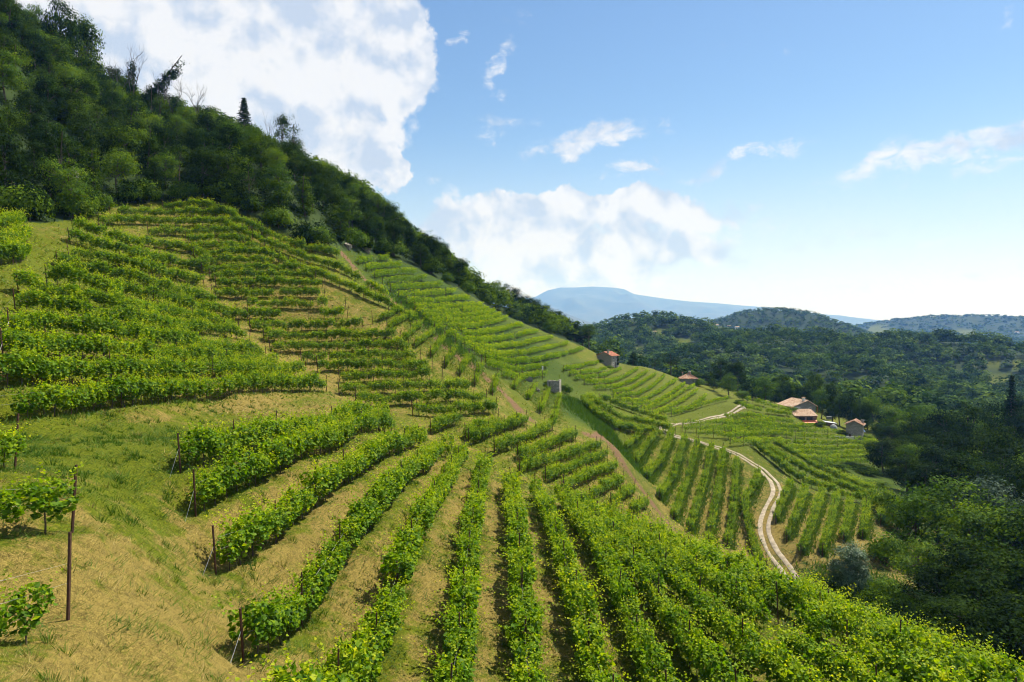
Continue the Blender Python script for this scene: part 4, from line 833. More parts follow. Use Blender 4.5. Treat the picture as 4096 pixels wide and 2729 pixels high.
for i in fi[:NIND]:
    k = forest_kind(); h = random.uniform(6.5, 11.0) * (1.1 if k == 'ivy' else 1); w = h * random.uniform(.66, .9) if k != 'ivy' else 3.2
    tree(k, cand[i, 0], cand[i, 1], h, w, 'broadleaf_tree', ('' if k == 'ivy' else 'small ' if h < 8 else 'tall ' if h > 9.6 else 'mid-sized ') + FL[k] + ' ' + zone(cpx[i], cpy[i]), 'tree', 'trees of the hillside wood', z=float(cz[i]) - .2)
rest_wood = [(cand[i, 0], cand[i, 1], cz[i], random.uniform(7, 10)) for i in fi[NIND:]]
# shrubs along the lower edge of the wood and the bare and odd trees on its skyline
edge = densify(WB[1:], 9.0); EW = cast(edge[:, 0], edge[:, 1] - 1)
esh = 0
for j, (x, y, z) in enumerate(EW):
    if y > 330 or rs_.random() < .15: continue
    esh += 1
    h = rs_.uniform(2.2, 4.6); tree('shrub', x + rs_.normal(0, .8), y + 1.2, h, h * rs_.uniform(1.1, 1.5), 'shrub', 'leafy shrub along the lower edge of the hillside wood, ' + ordw(esh) + ' from the left', 'shrub', 'shrubs along the wood edge')
SKY = [('broad',60,-22,150,11,'tall tree at the top left corner',(0,0)),('broad',84,-8,146,10,'tall leafy tree standing above the wood at the top left',(0,0)),('ivybare',131,34,168,9,'ivy-clad tree with bare top twigs on the skyline',(0,0)),('ivy',138,44,167,4.2,'ivy-covered trunk leaning right on the skyline',(0,.6)),('bare',118,42,170,7,'thin leafless tree left of the ivy-clad tree',(0,0)),
       ('bare',161,72,178,6,'slim dead tree on the skyline',(0,0)),('ivybare',175,76,180,8,'ivy-clad tree between two dead trees',(0,0)),('bare',194,63,184,8,'bare grey tree on the skyline',(0,0)),('conifer',244,98,214,8.5,'dark conifer on the skyline of the wood',(0,0)),('airy',281,106,226,7,'pale slender tree right of the conifer',(0,0)),('airy',293,114,232,7,'second pale slender tree right of the conifer',(0,0)),('bare',231,108,212,5,'thin dead branches left of the conifer',(0,0)),('bare',268,112,222,5,'thin dead branches right of the conifer',(0,0))]
for k, px, top, D, w, lab, ln in SKY:
    tree_px(k, px, top, D, w, {'bare': 'bare_tree', 'ivybare': 'ivy_clad_tree', 'ivy': 'ivy_clad_tree', 'conifer': 'conifer_tree'}.get(k, 'broadleaf_tree'), lab, 'tree', None, ln, hmin=7, hwant={'bare': 16, 'ivybare': 16, 'ivy': 15, 'conifer': 15, 'airy': 13}.get(k, 15))

for j, (px, top) in enumerate([(497,279),(507,281),(517,286),(527,292),(537,297),(546,303),(555,308),(564,314),(583,325)]):
    tree_px('dark' if j % 3 else 'broad', px, top, 320, 9.5, 'broadleaf_tree', 'dark tree on the low end of the wooded ridge, ' + ordw(j + 1) + ' from the left', 'tree', 'trees on the low end of the ridge', hmin=6, hwant=10)
# undergrowth that closes the wood floor
us = np.random.default_rng(77); ug = np.array([(gx + us.uniform(-1.6, 1.6), gy + us.uniform(-1.6, 1.6)) for gy in np.arange(50, 330, 3.3) for gx in np.arange(-205, 40, 3.3)]); uz = G(ug[:, 0], ug[:, 1]); upx, upy, ud = proj(ug[:, 0], ug[:, 1], uz)
um = (upx > -30) & (upx < 590) & (upy < np.interp(upx, WB[:, 0], WB[:, 1]) - 2) & (upy > -25) & (ud > 60); um &= (((uz + 3)[:, None] * fr_) > H(ug[:, :1] * fr_, ug[:, 1:2] * fr_) - .5).all(1)
UNDER = [(ug[i, 0], ug[i, 1], uz[i] - .9, us.uniform(2.6, 5.0)) for i in np.where(um)[0]]
# ------------------------------------------------------------------ woods too far off to count
def merge_crowns(pts, nclump, nleaf, size, csize, nvar, seed, W=4.6, sink=0.0):
    var = [crown_np(lobes_for(seed + i, 5, W, .5, 9.5), nclump, nleaf, size, csize, seed + 50 + i, low=-.25, nr=.2) for i in range(nvar)]; Vs, Qs, Ts = [], [], []; off = 0; q = np.random.default_rng(seed)
    for x, y, z, h in pts:
        V, Q, ti = var[q.integers(nvar)]; a = q.uniform(0, 6.28); c, s = math.cos(a), math.sin(a); k = h / 10.0; kw = k * q.uniform(.9, 1.25)
        Vs.append(np.c_[(V[:, 0] * c - V[:, 1] * s) * kw + x, (V[:, 0] * s + V[:, 1] * c) * kw + y, V[:, 2] * k + z - sink]); Qs.append(Q + off); off += len(V); Ts.append(np.clip(ti + q.normal(0, .26), 0, 1))
    return np.concatenate(Vs), np.concatenate(Qs), np.concatenate(Ts)
def visible(P, top):
    f = np.linspace(.03, .97, 90)[None]; zt = (P[:, 2] + top)[:, None]
    return (zt * f > H(P[:, :1] * f, P[:, 1:2] * f) - 1.0).all(1)
def scatter(r0, r1, a0, a1, spacing, seed):
    q = np.random.default_rng(seed); n = int((a1 - a0) * (r1 * r1 - r0 * r0) / 2 / spacing ** 2); r = np.sqrt(q.uniform(r0 * r0, r1 * r1, n)); a = q.uniform(a0, a1, n); x, y = r * np.sin(a), r * np.cos(a)
    g = spacing * .62; key = {}; keep = []
    for i in range(n):
        k = (int(x[i] // g), int(y[i] // g))
        if k in key: continue
        key[k] = 1; keep.append(i)
    x, y = x[keep], y[keep]; z = G(x, y); P = np.c_[x, y, z]; px, py, d = proj(x, y, z); m = (px < 1075) & (px > 500)
    for cx, cy, rx, ry in CLEAR_PX: m &= ((px - cx) / rx) ** 2 + ((py - cy) / ry) ** 2 > 1
    P = P[m]; return P[visible(P, 9)]
mid_pts = scatter(318, 950, .06, .66, 9.5, 31)
pxm, pym, dm_ = proj(mid_pts[:, 0], mid_pts[:, 1], mid_pts[:, 2]); okm = ~((dm_ < 330) & (pxm < 720)); mid_pts = mid_pts[okm]
far_pts = scatter(950, 2600, .06, .66, 12, 32); vfar_pts = scatter(2600, 5600, .15, .66, 34, 33)
q_ = np.random.default_rng(5); hs = lambda n, a, b: q_.uniform(a, b, n)
V, Q, ti = merge_crowns(list(zip(*mid_pts.T, hs(len(mid_pts), 8, 17))), 27, 6, 1.4, .75, 6, 700, 5.2, 1.0)
tag(link('valley_wood', mesh_np('valley_wood', V, Q, WOODS, {'tint': ti})), 'dense deciduous wood filling the valley below the farm', 'wood', kind='stuff')
V, Q, ti = merge_crowns(list(zip(*far_pts.T, hs(len(far_pts), 9, 13))), 13, 3, 2.6, 1.1, 5, 720, 5.5, 2.5)
tag(link('hill_wood', mesh_np('hill_wood', V, Q, WOODS, {'tint': ti})), 'blue-green woods covering the hills beyond the valley', 'wood', kind='stuff')
V, Q, ti = merge_crowns(list(zip(*vfar_pts.T, hs(len(vfar_pts), 12, 20))), 8, 2, 6.5, 1.6, 4, 740, 9, 6)
tag(link('distant_wood', mesh_np('distant_wood', V, Q, WOODS, {'tint': ti})), 'hazy distant woods on the farthest hills', 'wood', kind='stuff')
V, Q, ti = merge_crowns(UNDER, 13, 6, 1.2, .85, 6, 780, 5.0); tag(link('undergrowth', mesh_np('undergrowth', V, Q, DARK, {'tint': ti})), 'tangled green undergrowth covering the floor of the hillside wood', 'undergrowth', kind='stuff')
if rest_wood:
    V, Q, ti = merge_crowns(rest_wood, 30, 9, .95, .6, 6, 760); tag(link('ridge_wood', mesh_np('ridge_wood', V, Q, OAK, {'tint': ti})), 'dense wood on the far descending end of the left ridge', 'wood', kind='stuff')

# ------------------------------------------------------------------ buildings
def wall_sheet(mb, p0, u, L, Hh, holes, n, gable=None, depth=.28):
    """one wall with real openings: outer face cells, reveals, and an optional gable (apex position, apex height)"""
    us = sorted({0, L, *[h[0] for h in holes], *[h[1] for h in holes]}); vs_ = sorted({0, Hh, *[h[2] for h in holes], *[h[3] for h in holes]})
    P = lambda a, b, d=0.0: np.array(p0) + np.array(u) * a + np.array((0, 0, 1.)) * b - np.array(n) * d
    for a, b in zip(us[:-1], us[1:]):
        for c, d in zip(vs_[:-1], vs_[1:]):
            if any(h[0] <= a and b <= h[1] and h[2] <= c and d <= h[3] for h in holes): continue
            mb.add([P(a, c), P(b, c), P(b, d), P(a, d)], [(0, 1, 2, 3)])
    for a, b, c, d in holes:
        for q in ([(a, c), (b, c)], [(b, c), (b, d)], [(b, d), (a, d)], [(a, d), (a, c)]):
            mb.add([P(*q[0]), P(*q[1]), P(*q[1], depth), P(*q[0], depth)], [(0, 1, 2, 3)])
    if gable: mb.add([P(0, Hh), P(L, Hh), P(gable[0], gable[1])], T=[(0, 1, 2)])
def opening(root, p0, u, n, h, kind, frame=None, fmat=None):
    """window or door filling an opening: pane set back, frame and sill proud"""
    a, b, c, d = h; u = np.array(u, float); n = np.array(n, float); z = np.array((0, 0, 1.)); p0 = np.array(p0, float)
    M = np.stack([u, n, z], 1); mb = MB(); mb.box((a + .003, -.2, c + .003), (b - .003, -.15, d - .003), (M, p0)); w = link(kind, mb.mesh(kind, DARKP if kind == 'window' else WOODP), root)
    if frame:
        mb = MB(); f = .11
        mb.box((a - f, .0, d), (b + f, .035, d + f), (M, p0)); mb.box((a - f, .0, c), (a, .03, d), (M, p0)); mb.box((b, .0, c), (b + f, .03, d), (M, p0)); link('frame', mb.mesh('frame', fmat or WHITE), w)
        if kind == 'window':
            mb = MB(); mb.box((a - f * 1.3, .0, c - .1), (b + f * 1.3, .09, c), (M, p0)); link('sill', mb.mesh('sill', fmat or WHITE), w)
            mb = MB(); mb.box(((a + b) / 2 - .025, -.15, c), ((a + b) / 2 + .025, -.12, d), (M, p0)); link('mullion', mb.mesh('mullion', WOODP), w)
    return w
def roof_slope(mb, A, B, C, D, thick=.16, rib=.36, rise=.07):
    """tiled slope: ridge A-B, eave D-C (same order); ribs of cover tiles run down the slope"""
    A, B, C, D = [np.array(v, float) for v in (A, B, C, D)]; nrm = np.cross(B - A, D - A); nrm /= np.linalg.norm(nrm); nrm = nrm if nrm[2] > 0 else -nrm
    mb.add([A, B, C, D, A - nrm * thick, B - nrm * thick, C - nrm * thick, D - nrm * thick], [(0, 1, 2, 3), (7, 6, 5, 4), (0, 4, 5, 1), (1, 5, 6, 2), (2, 6, 7, 3), (3, 7, 4, 0)])
    n = max(2, int(max(np.linalg.norm(B - A), np.linalg.norm(C - D)) / rib))
    for i in range(n):
        t0, t1 = (i + .2) / n, (i + .7) / n; a0, a1, d0, d1 = A + (B - A) * t0, A + (B - A) * t1, D + (C - D) * t0, D + (C - D) * t1; e = .003
        mb.add([a0 + nrm * e, (a0 + a1) / 2 + nrm * rise, a1 + nrm * e, d0 + nrm * e, (d0 + d1) / 2 + nrm * rise, d1 + nrm * e], [(0, 1, 4, 3), (1, 2, 5, 4)], [(3, 4, 5), (0, 2, 1)])
def chimney(root, c, w, h, mat, cap):
    mb = MB(); mb.box((c[0] - w / 2, c[1] - w / 2, c[2] - .8), (c[0] + w / 2, c[1] + w / 2, c[2] + h)); o = link('chimney', mb.mesh('chimney', mat), root)
    mb = MB(); k = w * .18
    for sx in (-1, 1):
        for sy in (-1, 1): mb.box((c[0] + sx * (w / 2 - k / 2) - k / 2, c[1] + sy * (w / 2 - k / 2) - k / 2, c[2] + h), (c[0] + sx * (w / 2 - k / 2) + k / 2, c[1] + sy * (w / 2 - k / 2) + k / 2, c[2] + h + .22))
    mb.box((c[0] - w * .72, c[1] - w * .72, c[2] + h + .222), (c[0] + w * .72, c[1] + w * .72, c[2] + h + .31)); link('chimney_cap', mb.mesh('chimney_cap', cap), o)
def building(name, label, px, py, D, yaw, dz=0.0, cat='house'):
    X, Y, Z = P3(px, py, D); g = float(G(np.array([X]), np.array([Y]))[0]); o = link(name, None, None, (X, Y, g + dz), (0, 0, R(yaw))); return tag(o, label, cat)
def gable_house(root, W, L, He, Hr, holes_g, holes_e, wall, tile, over=.38, apex=None, base=-1.6):
    """origin: the near corner; gable wall along -x (facing -y), eave wall along +y (facing +x)"""
    ax = W / 2 if apex is None else apex
    mb = MB(); S = lambda hs_: [(a, b, c - base, d - base) for a, b, c, d in hs_]
    wall_sheet(mb, (-W, 0, base), (1, 0, 0), W, He - base, S(holes_g), (0, -1, 0), (ax, Hr - base)); wall_sheet(mb, (0, 0, base), (0, 1, 0), L, He - base, S(holes_e), (1, 0, 0))
    wall_sheet(mb, (0, L, base), (-1, 0, 0), W, He - base, [], (0, 1, 0), (W - ax, Hr - base)); wall_sheet(mb, (-W, L, base), (0, -1, 0), L, He - base, [], (-1, 0, 0))
    link('wall', mb.mesh('wall', wall), root)
    s1 = (Hr - He) / (W - ax); s2 = (Hr - He) / ax; xr = -W + ax; t = .17
    mb = MB(); roof_slope(mb, (xr, -over, Hr + t), (xr, L + over, Hr + t), (over, L + over, He + t - s1 * over), (over, -over, He + t - s1 * over)); roof_slope(mb, (xr, L + over, Hr + t), (xr, -over, Hr + t), (-W - over, -over, He + t - s2 * over), (-W - over, L + over, He + t - s2 * over))
    rf = link('roof', mb.mesh('roof', tile), root)
    mb = MB(); mb.tube([(xr, -over - .02, Hr + t + .03), (xr, L + over + .02, Hr + t + .03)], .10, 6); link('ridge_tiles', mb.mesh('ridge_tiles', tile), rf)
    return rf
# upper house with red roof
h1 = building('farmhouse', 'two-storey stone house with red tiled roof on the brow of the vineyard', 611.5, 368, 284, -38)
hg = [(1.2, 1.7, 1.5, 2.1)]; he = [(1.35, 1.95, 3.5, 4.6), (3.6, 4.2, 3.5, 4.6), (1.4, 1.9, 1.4, 2.15), (3.0, 4.1, -.2, 2.5)]
rf = gable_house(h1, 7.0, 6.0, 5.0, 6.5, hg, he, STONE, TILE)
opening(h1, (-7, 0, 0), (1, 0, 0), (0, -1, 0), hg[0], 'window')
for h in he[:3]: opening(h1, (0, 0, 0), (0, 1, 0), (1, 0, 0), h, 'window', True)
opening(h1, (0, 0, 0), (0, 1, 0), (1, 0, 0), he[3], 'door', True)
chimney(rf, (-1.9, .5, 6.1), .62, 1.3, STONE, CONC)
V, Q, ti = crown_np([(.15, 5.0, 1.6 + .9 * j, .22, .75, .7) for j in range(4)], 40, 30, .26, .2, 900, low=-1, fill=.3); link('ivy', mesh_np('ivy', V, Q, OAK, {'tint': ti}), h1)
V, Q, ti = crown_np([(-6.5, .6 * j, 5.5 + .0 * j, .8, .5, .25) for j in range(6)], 40, 26, .24, .25, 901, low=-.5); link('roof_creeper', mesh_np('roof_creeper', V, Q, OAK, {'tint': ti}), rf)
# house with hipped roof
h2 = building('farmhouse', 'low stone house with hipped mixed-tile roof among trees', 697.5, 383, 281, -8)
mb = MB(); W, L, He = 6.7, 5.6, 3.1
wall_sheet(mb, (-W, 0, -2), (1, 0, 0), W, He + 2, [(1.2, 1.5, 3.9, 4.3), (4.9, 5.2, 3.9, 4.3)], (0, -1, 0)); wall_sheet(mb, (0, 0, -2), (0, 1, 0), L, He + 2, [(2.2, 3.2, 3.0, 4.2)], (1, 0, 0)); wall_sheet(mb, (0, L, -2), (-1, 0, 0), W, He + 2, [], (0, 1, 0)); wall_sheet(mb, (-W, L, -2), (0, -1, 0), L, He + 2, [], (-1, 0, 0))
link('wall', mb.mesh('wall', STONE2), h2)
for h in ((1.2, 1.5, 1.9, 2.3), (4.9, 5.2, 1.9, 2.3)): opening(h2, (-W, 0, 0), (1, 0, 0), (0, -1, 0), h, 'window')
opening(h2, (0, 0, 0), (0, 1, 0), (1, 0, 0), (2.2, 3.2, 1.0, 2.2), 'window', True)
mb = MB(); o_ = .45; ap = (-W / 2, L / 2, He + 2.1); co = [(-W - o_, -o_, He), (o_, -o_, He), (o_, L + o_, He), (-W - o_, L + o_, He)]
for i in range(4): roof_slope(mb, ap, (ap[0] + .001, ap[1], ap[2]), co[(i + 1) % 4], co[i], .12, .34, .06)
rf = link('roof', mb.mesh('roof', TILE2), h2); chimney(rf, (-W / 2 + .5, L / 2, He + 1.9), .75, .7, TILE2, SHEET); chimney(rf, (-W + 1.2, L - .6, He + 1.0), .4, 1.0, STONE2, TILE)
# big farmhouse, gable towards the vineyard
h3 = building('farmhouse', 'big stone farmhouse with pale tiled roof and white chimney', 815.5, 414.5, 221, 16)
hg = [(1.6, 2.25, 2.5, 3.25), (6.4, 7.15, 2.45, 3.2), (6.5, 7.9, -.1, 1.25)]
rf = gable_house(h3, 8.9, 7.2, 3.8, 5.6, hg, [], STONE2, TILE3, .5, apex=5.6, base=-2.2)
opening(h3, (-8.9, 0, 0), (1, 0, 0), (0, -1, 0), hg[0], 'window'); opening(h3, (-8.9, 0, 0), (1, 0, 0), (0, -1, 0), hg[1], 'window', True)
w = opening(h3, (-8.9, 0, 0), (1, 0, 0), (0, -1, 0), hg[2], 'door'); w.data.materials[0] = PALEW
mb = MB(); mb.box((-8.88, -.03, -1.5), (-5.85, -.004, 2.45)); mb.box((-8.88, -.03, 3.3), (-5.85, -.004, 3.78)); mb.box((-8.88, -.03, 2.45), (-7.34, -.004, 3.3)); mb.box((-6.6, -.03, 2.45), (-5.85, -.004, 3.3)); link('plaster_panel', mb.mesh('plaster_panel', PLASTER), h3)
chimney(rf, (-4.1, .7, 5.6), .72, .75, WHITE, TILE3)
mb = MB(); mb.tube([(.25, -.2, -1.0), (.35, -.3, 1.2), (.5, -.42, 3.7)], .07, 6); link('downpipe', mb.mesh('downpipe', REDP), h3)
# small house with orange awning
h4 = building('farm_outbuilding', 'low brick outbuilding with tiled roof and bright orange sheet awning', 816.5, 426, 212, 3)
mb = MB(); W, L = 6.9, 4.2; hol = [(1.3, 3.2, .6 + 1.5, 2.3 + 1.5), (3.8, 5.7, .6 + 1.5, 2.3 + 1.5)]
wall_sheet(mb, (-W, 0, -1.5), (1, 0, 0), W, 2.6 + 1.5, hol, (0, -1, 0)); wall_sheet(mb, (0, 0, -1.5), (0, 1, 0), L, 4.1, [], (1, 0, 0)); wall_sheet(mb, (0, L, -1.5), (-1, 0, 0), W, 5.4, [], (0, 1, 0)); wall_sheet(mb, (-W, L, -1.5), (0, -1, 0), L, 4.1, [], (-1, 0, 0))
mb.add([(0, 0, 2.6), (0, L, 2.6), (0, L, 3.9)], T=[(0, 1, 2)]); mb.add([(-W, 0, 2.6), (-W, L, 3.9), (-W, L, 2.6)], T=[(0, 1, 2)]); link('wall', mb.mesh('wall', stone_mat('brick_stone', (.20, .12, .09), (.32, .22, .17), (.42, .34, .28))), h4)
for h in hol: opening(h4, (-W, 0, -1.5), (1, 0, 0), (0, -1, 0), h, 'window')
mb = MB(); roof_slope(mb, (-W - .3, L + .25, 4.25), (.3, L + .25, 4.25), (.3, -.45, 2.72), (-W - .3, -.45, 2.72), .14, .34, .09); rf = link('roof', mb.mesh('roof', TILE3), h4); chimney(rf, (-W + .8, L - .5, 4.1), .6, .45, STONE2, TILE)
mb = MB(); mb.add([(-W + .5, -.1, 1.35), (-.1, -.1, 1.35), (.15, -1.7, .75), (-W + .75, -1.7, .75), (-W + .5, -.1, 1.30), (-.1, -.1, 1.30), (.15, -1.7, .70), (-W + .75, -1.7, .70)], [(0, 1, 2, 3), (7, 6, 5, 4), (0, 4, 5, 1), (1, 5, 6, 2), (2, 6, 7, 3), (3, 7, 4, 0)]); link('awning', mb.mesh('awning', ORANGE), h4)
mb = MB()
for x in (-W + .9, -3.3, -.1): mb.tube([(x, -1.55, -1.6), (x, -1.55, .74)], .05, 6)
link('awning_posts', mb.mesh('awning_posts', WOODP), h4)
# timber shed with pale sheet roof
h5 = building('shed', 'timber shed with sloping pale sheet roof between the houses', 836, 426, 213, -4, cat='shed')
mb = MB(); mb.box((-3.0, 0, -1.2), (0, 2.0, 1.5)); link('wall', mb.mesh('wall', WOODP), h5)
mb = MB(); mb.add([(-3.3, -.25, 2.0), (.25, -.25, 1.52), (.25, 2.3, 1.62), (-3.3, 2.3, 2.1), (-3.3, -.25, 1.93), (.25, -.25, 1.45), (.25, 2.3, 1.55), (-3.3, 2.3, 2.03)], [(0, 1, 2, 3), (7, 6, 5, 4), (0, 4, 5, 1), (1, 5, 6, 2), (2, 6, 7, 3), (3, 7, 4, 0)]); link('roof', mb.mesh('roof', simple_mat('weathered_sheet', (.28, .30, .31), (.42, .44, .45), 3, .5)), h5)
mb = MB(); mb.add([(-3.0, 0, 1.5), (0, 0, 1.5), (-3.0, 0, 1.95)], T=[(0, 1, 2)]); mb.tube([(.3, -.1, -1.2), (.32, -.1, 1.9)], .06, 6); link('gable_boards', mb.mesh('gable_boards', WOODP), h5)
nd = building('net_dome', 'small white net dome in front of the shed', 833.5, 431, 211, 0, cat='dome'); mb = MB()
for a in np.arange(0, math.pi, math.pi / 5): mb.tube([(1.1 * math.cos(a) * math.cos(t), 1.1 * math.sin(a) * math.cos(t), 1.3 * math.sin(t)) for t in np.linspace(0, math.pi, 11)], .035, 4)
for z in (.3, .8, 1.15): r_ = 1.1 * math.sqrt(max(0, 1 - (z / 1.3) ** 2)); mb.tube([(r_ * math.cos(t), r_ * math.sin(t), z) for t in np.linspace(0, 2 * math.pi, 13)], .03, 4)
link('net_frame', mb.mesh('net_frame', WHITE), nd)
V_ = [(1.05 * math.cos(a) * math.cos(t), 1.05 * math.sin(a) * math.cos(t), 1.25 * math.sin(t)) for t in np.linspace(0, 1.5, 7) for a in np.linspace(0, 2 * math.pi, 15)[:-1]]
link('net_cover', mesh_np('net_cover', np.array(V_), np.array([(r * 14 + i, r * 14 + (i + 1) % 14, (r + 1) * 14 + (i + 1) % 14, (r + 1) * 14 + i) for r in range(6) for i in range(14)]), simple_mat('white_netting', (.20, .23, .22), (.32, .35, .34), 6, .9), smooth_=True), nd)
bx_ = building('water_tank', 'small dark box on a pole above the shed', 829, 416, 220, 0, cat='box'); mb = MB(); mb.tube([(0, 0, -.5), (0, 0, 1.3)], .06, 6); link('pole', mb.mesh('pole', WOODP), bx_); mb = MB(); mb.box((-.75, -.4, 1.3), (.75, .4, 2.2)); mb.box((-.82, -.47, 2.203), (.82, .47, 2.28)); link('box', mb.mesh('box', CONC), bx_)
# stone tower house
h6 = building('tower_house', 'tall narrow stone house with red tiled roof and blue panel', 862.3, 441.5, 203, -33)
hg = [(.8, 1.35, .0, 1.6)]; he = [(1.0, 1.45, 3.4, 4.1), (.9, 1.4, .9, 1.6)]
rf = gable_house(h6, 4.4, 4.0, 4.6, 5.7, hg, he, STONE, TILE2, .5, base=-2.0)
opening(h6, (-4.4, 0, 0), (1, 0, 0), (0, -1, 0), hg[0], 'door')
for h in he: opening(h6, (0, 0, 0), (0, 1, 0), (1, 0, 0), h, 'window')
mb = MB(); mb.add([(.04, 1.5, 3.0), (.04, 2.6, 3.0), (.55, 2.6, 2.35), (.55, 1.5, 2.35), (.04, 1.5, 2.94), (.04, 2.6, 2.94), (.55, 2.6, 2.29), (.55, 1.5, 2.29)], [(0, 1, 2, 3), (7, 6, 5, 4), (0, 4, 5, 1), (1, 5, 6, 2), (2, 6, 7, 3), (3, 7, 4, 0)]); link('blue_panel', mb.mesh('blue_panel', BLUEP), h6)
chimney(rf, (-.3, 3.1, 4.9), .7, .55, STONE2, CONC)
wl = building('low_wall', 'low whitish wall on the terrace below the stone tower house', 846, 443, 201, -4, cat='wall'); mb = MB()
for i in range(8): mb.box((-3.4 + i * .85, 0, -.5), (-3.4 + i * .85 + .83, .25, .62 + .12 * math.sin(i * 2.3)))
link('wall', mb.mesh('wall', PLASTER), wl)
# roofless stone hut
ht = building('stone_hut', 'small roofless stone hut with ragged wall top below the far vines', 559.3, 395.5, 146, -12, cat='hut')
def ragged(p0, u, n, L, Hh, holes, seed):
    mb = MB(); wall_sheet(mb, p0, u, L, Hh, holes, n, None, .3); q = np.random.default_rng(seed); x = 0.0; u = np.array(u, float); n = np.array(n, float); M = np.stack([u, n, np.array((0, 0, 1.))], 1)
    while x < L - .05:
        w_ = min(q.uniform(.16, .38), L - x); mb.box((x + .004, -.33, Hh), (x + w_ - .004, -.002, Hh + q.uniform(.03, .2)), (M, np.array(p0, float))); x += w_
    return mb
mb = ragged((-2.65, 0, -.8), (1, 0, 0), (0, -1, 0), 2.65, 3.5, [], 1); link('front_wall', mb.mesh('front_wall', STONE), ht)
hs2 = [(1.0, 1.22, 2.0, 2.95)]; mb = ragged((0, 0, -.8), (0, 1, 0), (1, 0, 0), 3.0, 3.55, hs2, 2); link('side_wall', mb.mesh('side_wall', STONE), ht)
opening(ht, (0, 0, -.8), (0, 1, 0), (1, 0, 0), hs2[0], 'window')
mb = ragged((0, 3.0, -.8), (-1, 0, 0), (0, 1, 0), 2.65, 3.3, [], 3); link('back_wall', mb.mesh('back_wall', STONE), ht); mb = ragged((-2.65, 3.0, -.8), (0, -1, 0), (-1, 0, 0), 3.0, 3.4, [], 4); link('side_wall', mb.mesh('side_wall', STONE), ht)
def rock(name, px, py, D, s, label, mat, seed, flat=1.0):
    X, Y, Z = cast([px], [py])[0]; g = float(G(np.array([X]), np.array([Y]))[0]); bm = bmesh.new(); bmesh.ops.create_icosphere(bm, subdivisions=2, radius=1); q = np.random.default_rng(seed)
    for v in bm.verts:
        f_ = 1 + q.normal(0, .16) + .3 * math.sin(v.co.x * 4 + seed) * math.cos(v.co.z * 5 + seed); v.co = Vector((round(v.co.x * 2.5) / 2.5 * .6 + v.co.x * .4, round(v.co.y * 2.5) / 2.5 * .6 + v.co.y * .4, v.co.z)); v.co = Vector((v.co.x * s[0], v.co.y * s[1], v.co.z * s[2])) * f_
    me = bpy.data.meshes.new(name); bm.to_mesh(me); bm.free(); me.materials.append(mat); return tag(link(name, me, None, (X, Y, g + s[2] * .45)), label, 'rock')
PALESTONE = stone_mat('pale_rock', (.20, .18, .145), (.30, .27, .22), (.40, .36, .30), 1.6, 1)
rock('boulder', 537.8, 392, 146, (.42, .4, .48), 'pale boulder left of the stone hut', PALESTONE, 1); rock('standing_stone', 535.8, 391.5, 146, (.22, .2, .85), 'pale upright stone left of the boulder by the hut', PALESTONE, 2)
sl = building('concrete_slab', 'dark slanting slab left of the stone hut', 529, 388, 147, 8, cat='slab'); mb = MB(); mb.add([(-.9, 0, .2), (.75, 0, -.1), (.85, .1, .55), (.5, .35, 1.05), (-.9, .4, 1.1), (-.9, .15, .2), (.75, .15, -.1), (.85, .25, .55), (.5, .5, 1.05), (-.9, .55, 1.1)], [(0, 5, 6, 1), (1, 6, 7, 2), (2, 7, 8, 3), (3, 8, 9, 4), (4, 9, 5, 0)], [(0, 1, 2), (0, 2, 3), (0, 3, 4), (5, 7, 6), (5, 8, 7), (5, 9, 8)]); link('slab', mb.mesh('slab', CONC), sl)
mp_ = building('marker_pole', 'slim pole with white cap above the stone hut', 542.5, 378, 156, 0, cat='pole'); mb = MB(); mb.tube([(0, 0, -.3), (0, 0, 2.3)], .06, 6); link('pole', mb.mesh('pole', WOODP), mp_); mb = MB(); mb.tube([(0, 0, 2.3), (0, 0, 3.2)], .16, 8); link('cap', mb.mesh('cap', WHITE), mp_)
for i, (px, py, D, s, lab) in enumerate([(73,188,128,(.9,.8,2.2),'pale rock face showing through the trees at the far left'),(105,201,124,(1.0,.7,.8),'pale rock outcrop above the left end of the terraces'),(348,250,146,(1.0,.8,.9),'pale rock at the top of the brown track'),(367,252,158,(1.0,.8,.9),'pale rock above the top corner of the far block')]): rock('rock_outcrop', px, py, D, s, lab, PALESTONE, 20 + i)
# villages far off
def far_house(px, py, D, w, d, h, yaw, label, wm=WHITE):
    X, Y, Z = cast([px], [py], None, 500.0, 420, 6000.0)[0]; z = float(G(np.array([X]), np.array([Y]))[0]) + .3; o = tag(link('village_house', None, None, (X, Y, z), (0, 0, R(yaw))), label, 'house', 'houses of the far villages')
    mb = MB(); mb.box((-w / 2, -d / 2, -12), (w / 2, d / 2, h)); mb.add([(-w / 2, -d / 2, h), (-w / 2, d / 2, h), (-w / 2, 0, h + d * .22), (w / 2, -d / 2, h), (w / 2, d / 2, h), (w / 2, 0, h + d * .22)], T=[(0, 1, 2), (3, 5, 4)]); link('wall', mb.mesh('wall', wm), o)
    mb = MB(); roof_slope(mb, (-w / 2 - .4, 0, h + d * .22 + .3), (w / 2 + .4, 0, h + d * .22 + .3), (w / 2 + .4, -d / 2 - .5, h + .05), (-w / 2 - .4, -d / 2 - .5, h + .05), .25, 1.5, .1); roof_slope(mb, (w / 2 + .4, 0, h + d * .22 + .3), (-w / 2 - .4, 0, h + d * .22 + .3), (-w / 2 - .4, d / 2 + .5, h + .05), (w / 2 + .4, d / 2 + .5, h + .05), .25, 1.5, .1); link('roof', mb.mesh('roof', TILE3), o)
    for k in range(max(2, int(w / 3.5))):
        mb = MB(); x = -w / 2 + (k + .5) * w / max(2, int(w / 3.5)); mb.box((x - .5, -d / 2 - .06, h * .45), (x + .5, -d / 2 - .01, h * .45 + 1.4)); link('window', mb.mesh('window', DARKP), o)
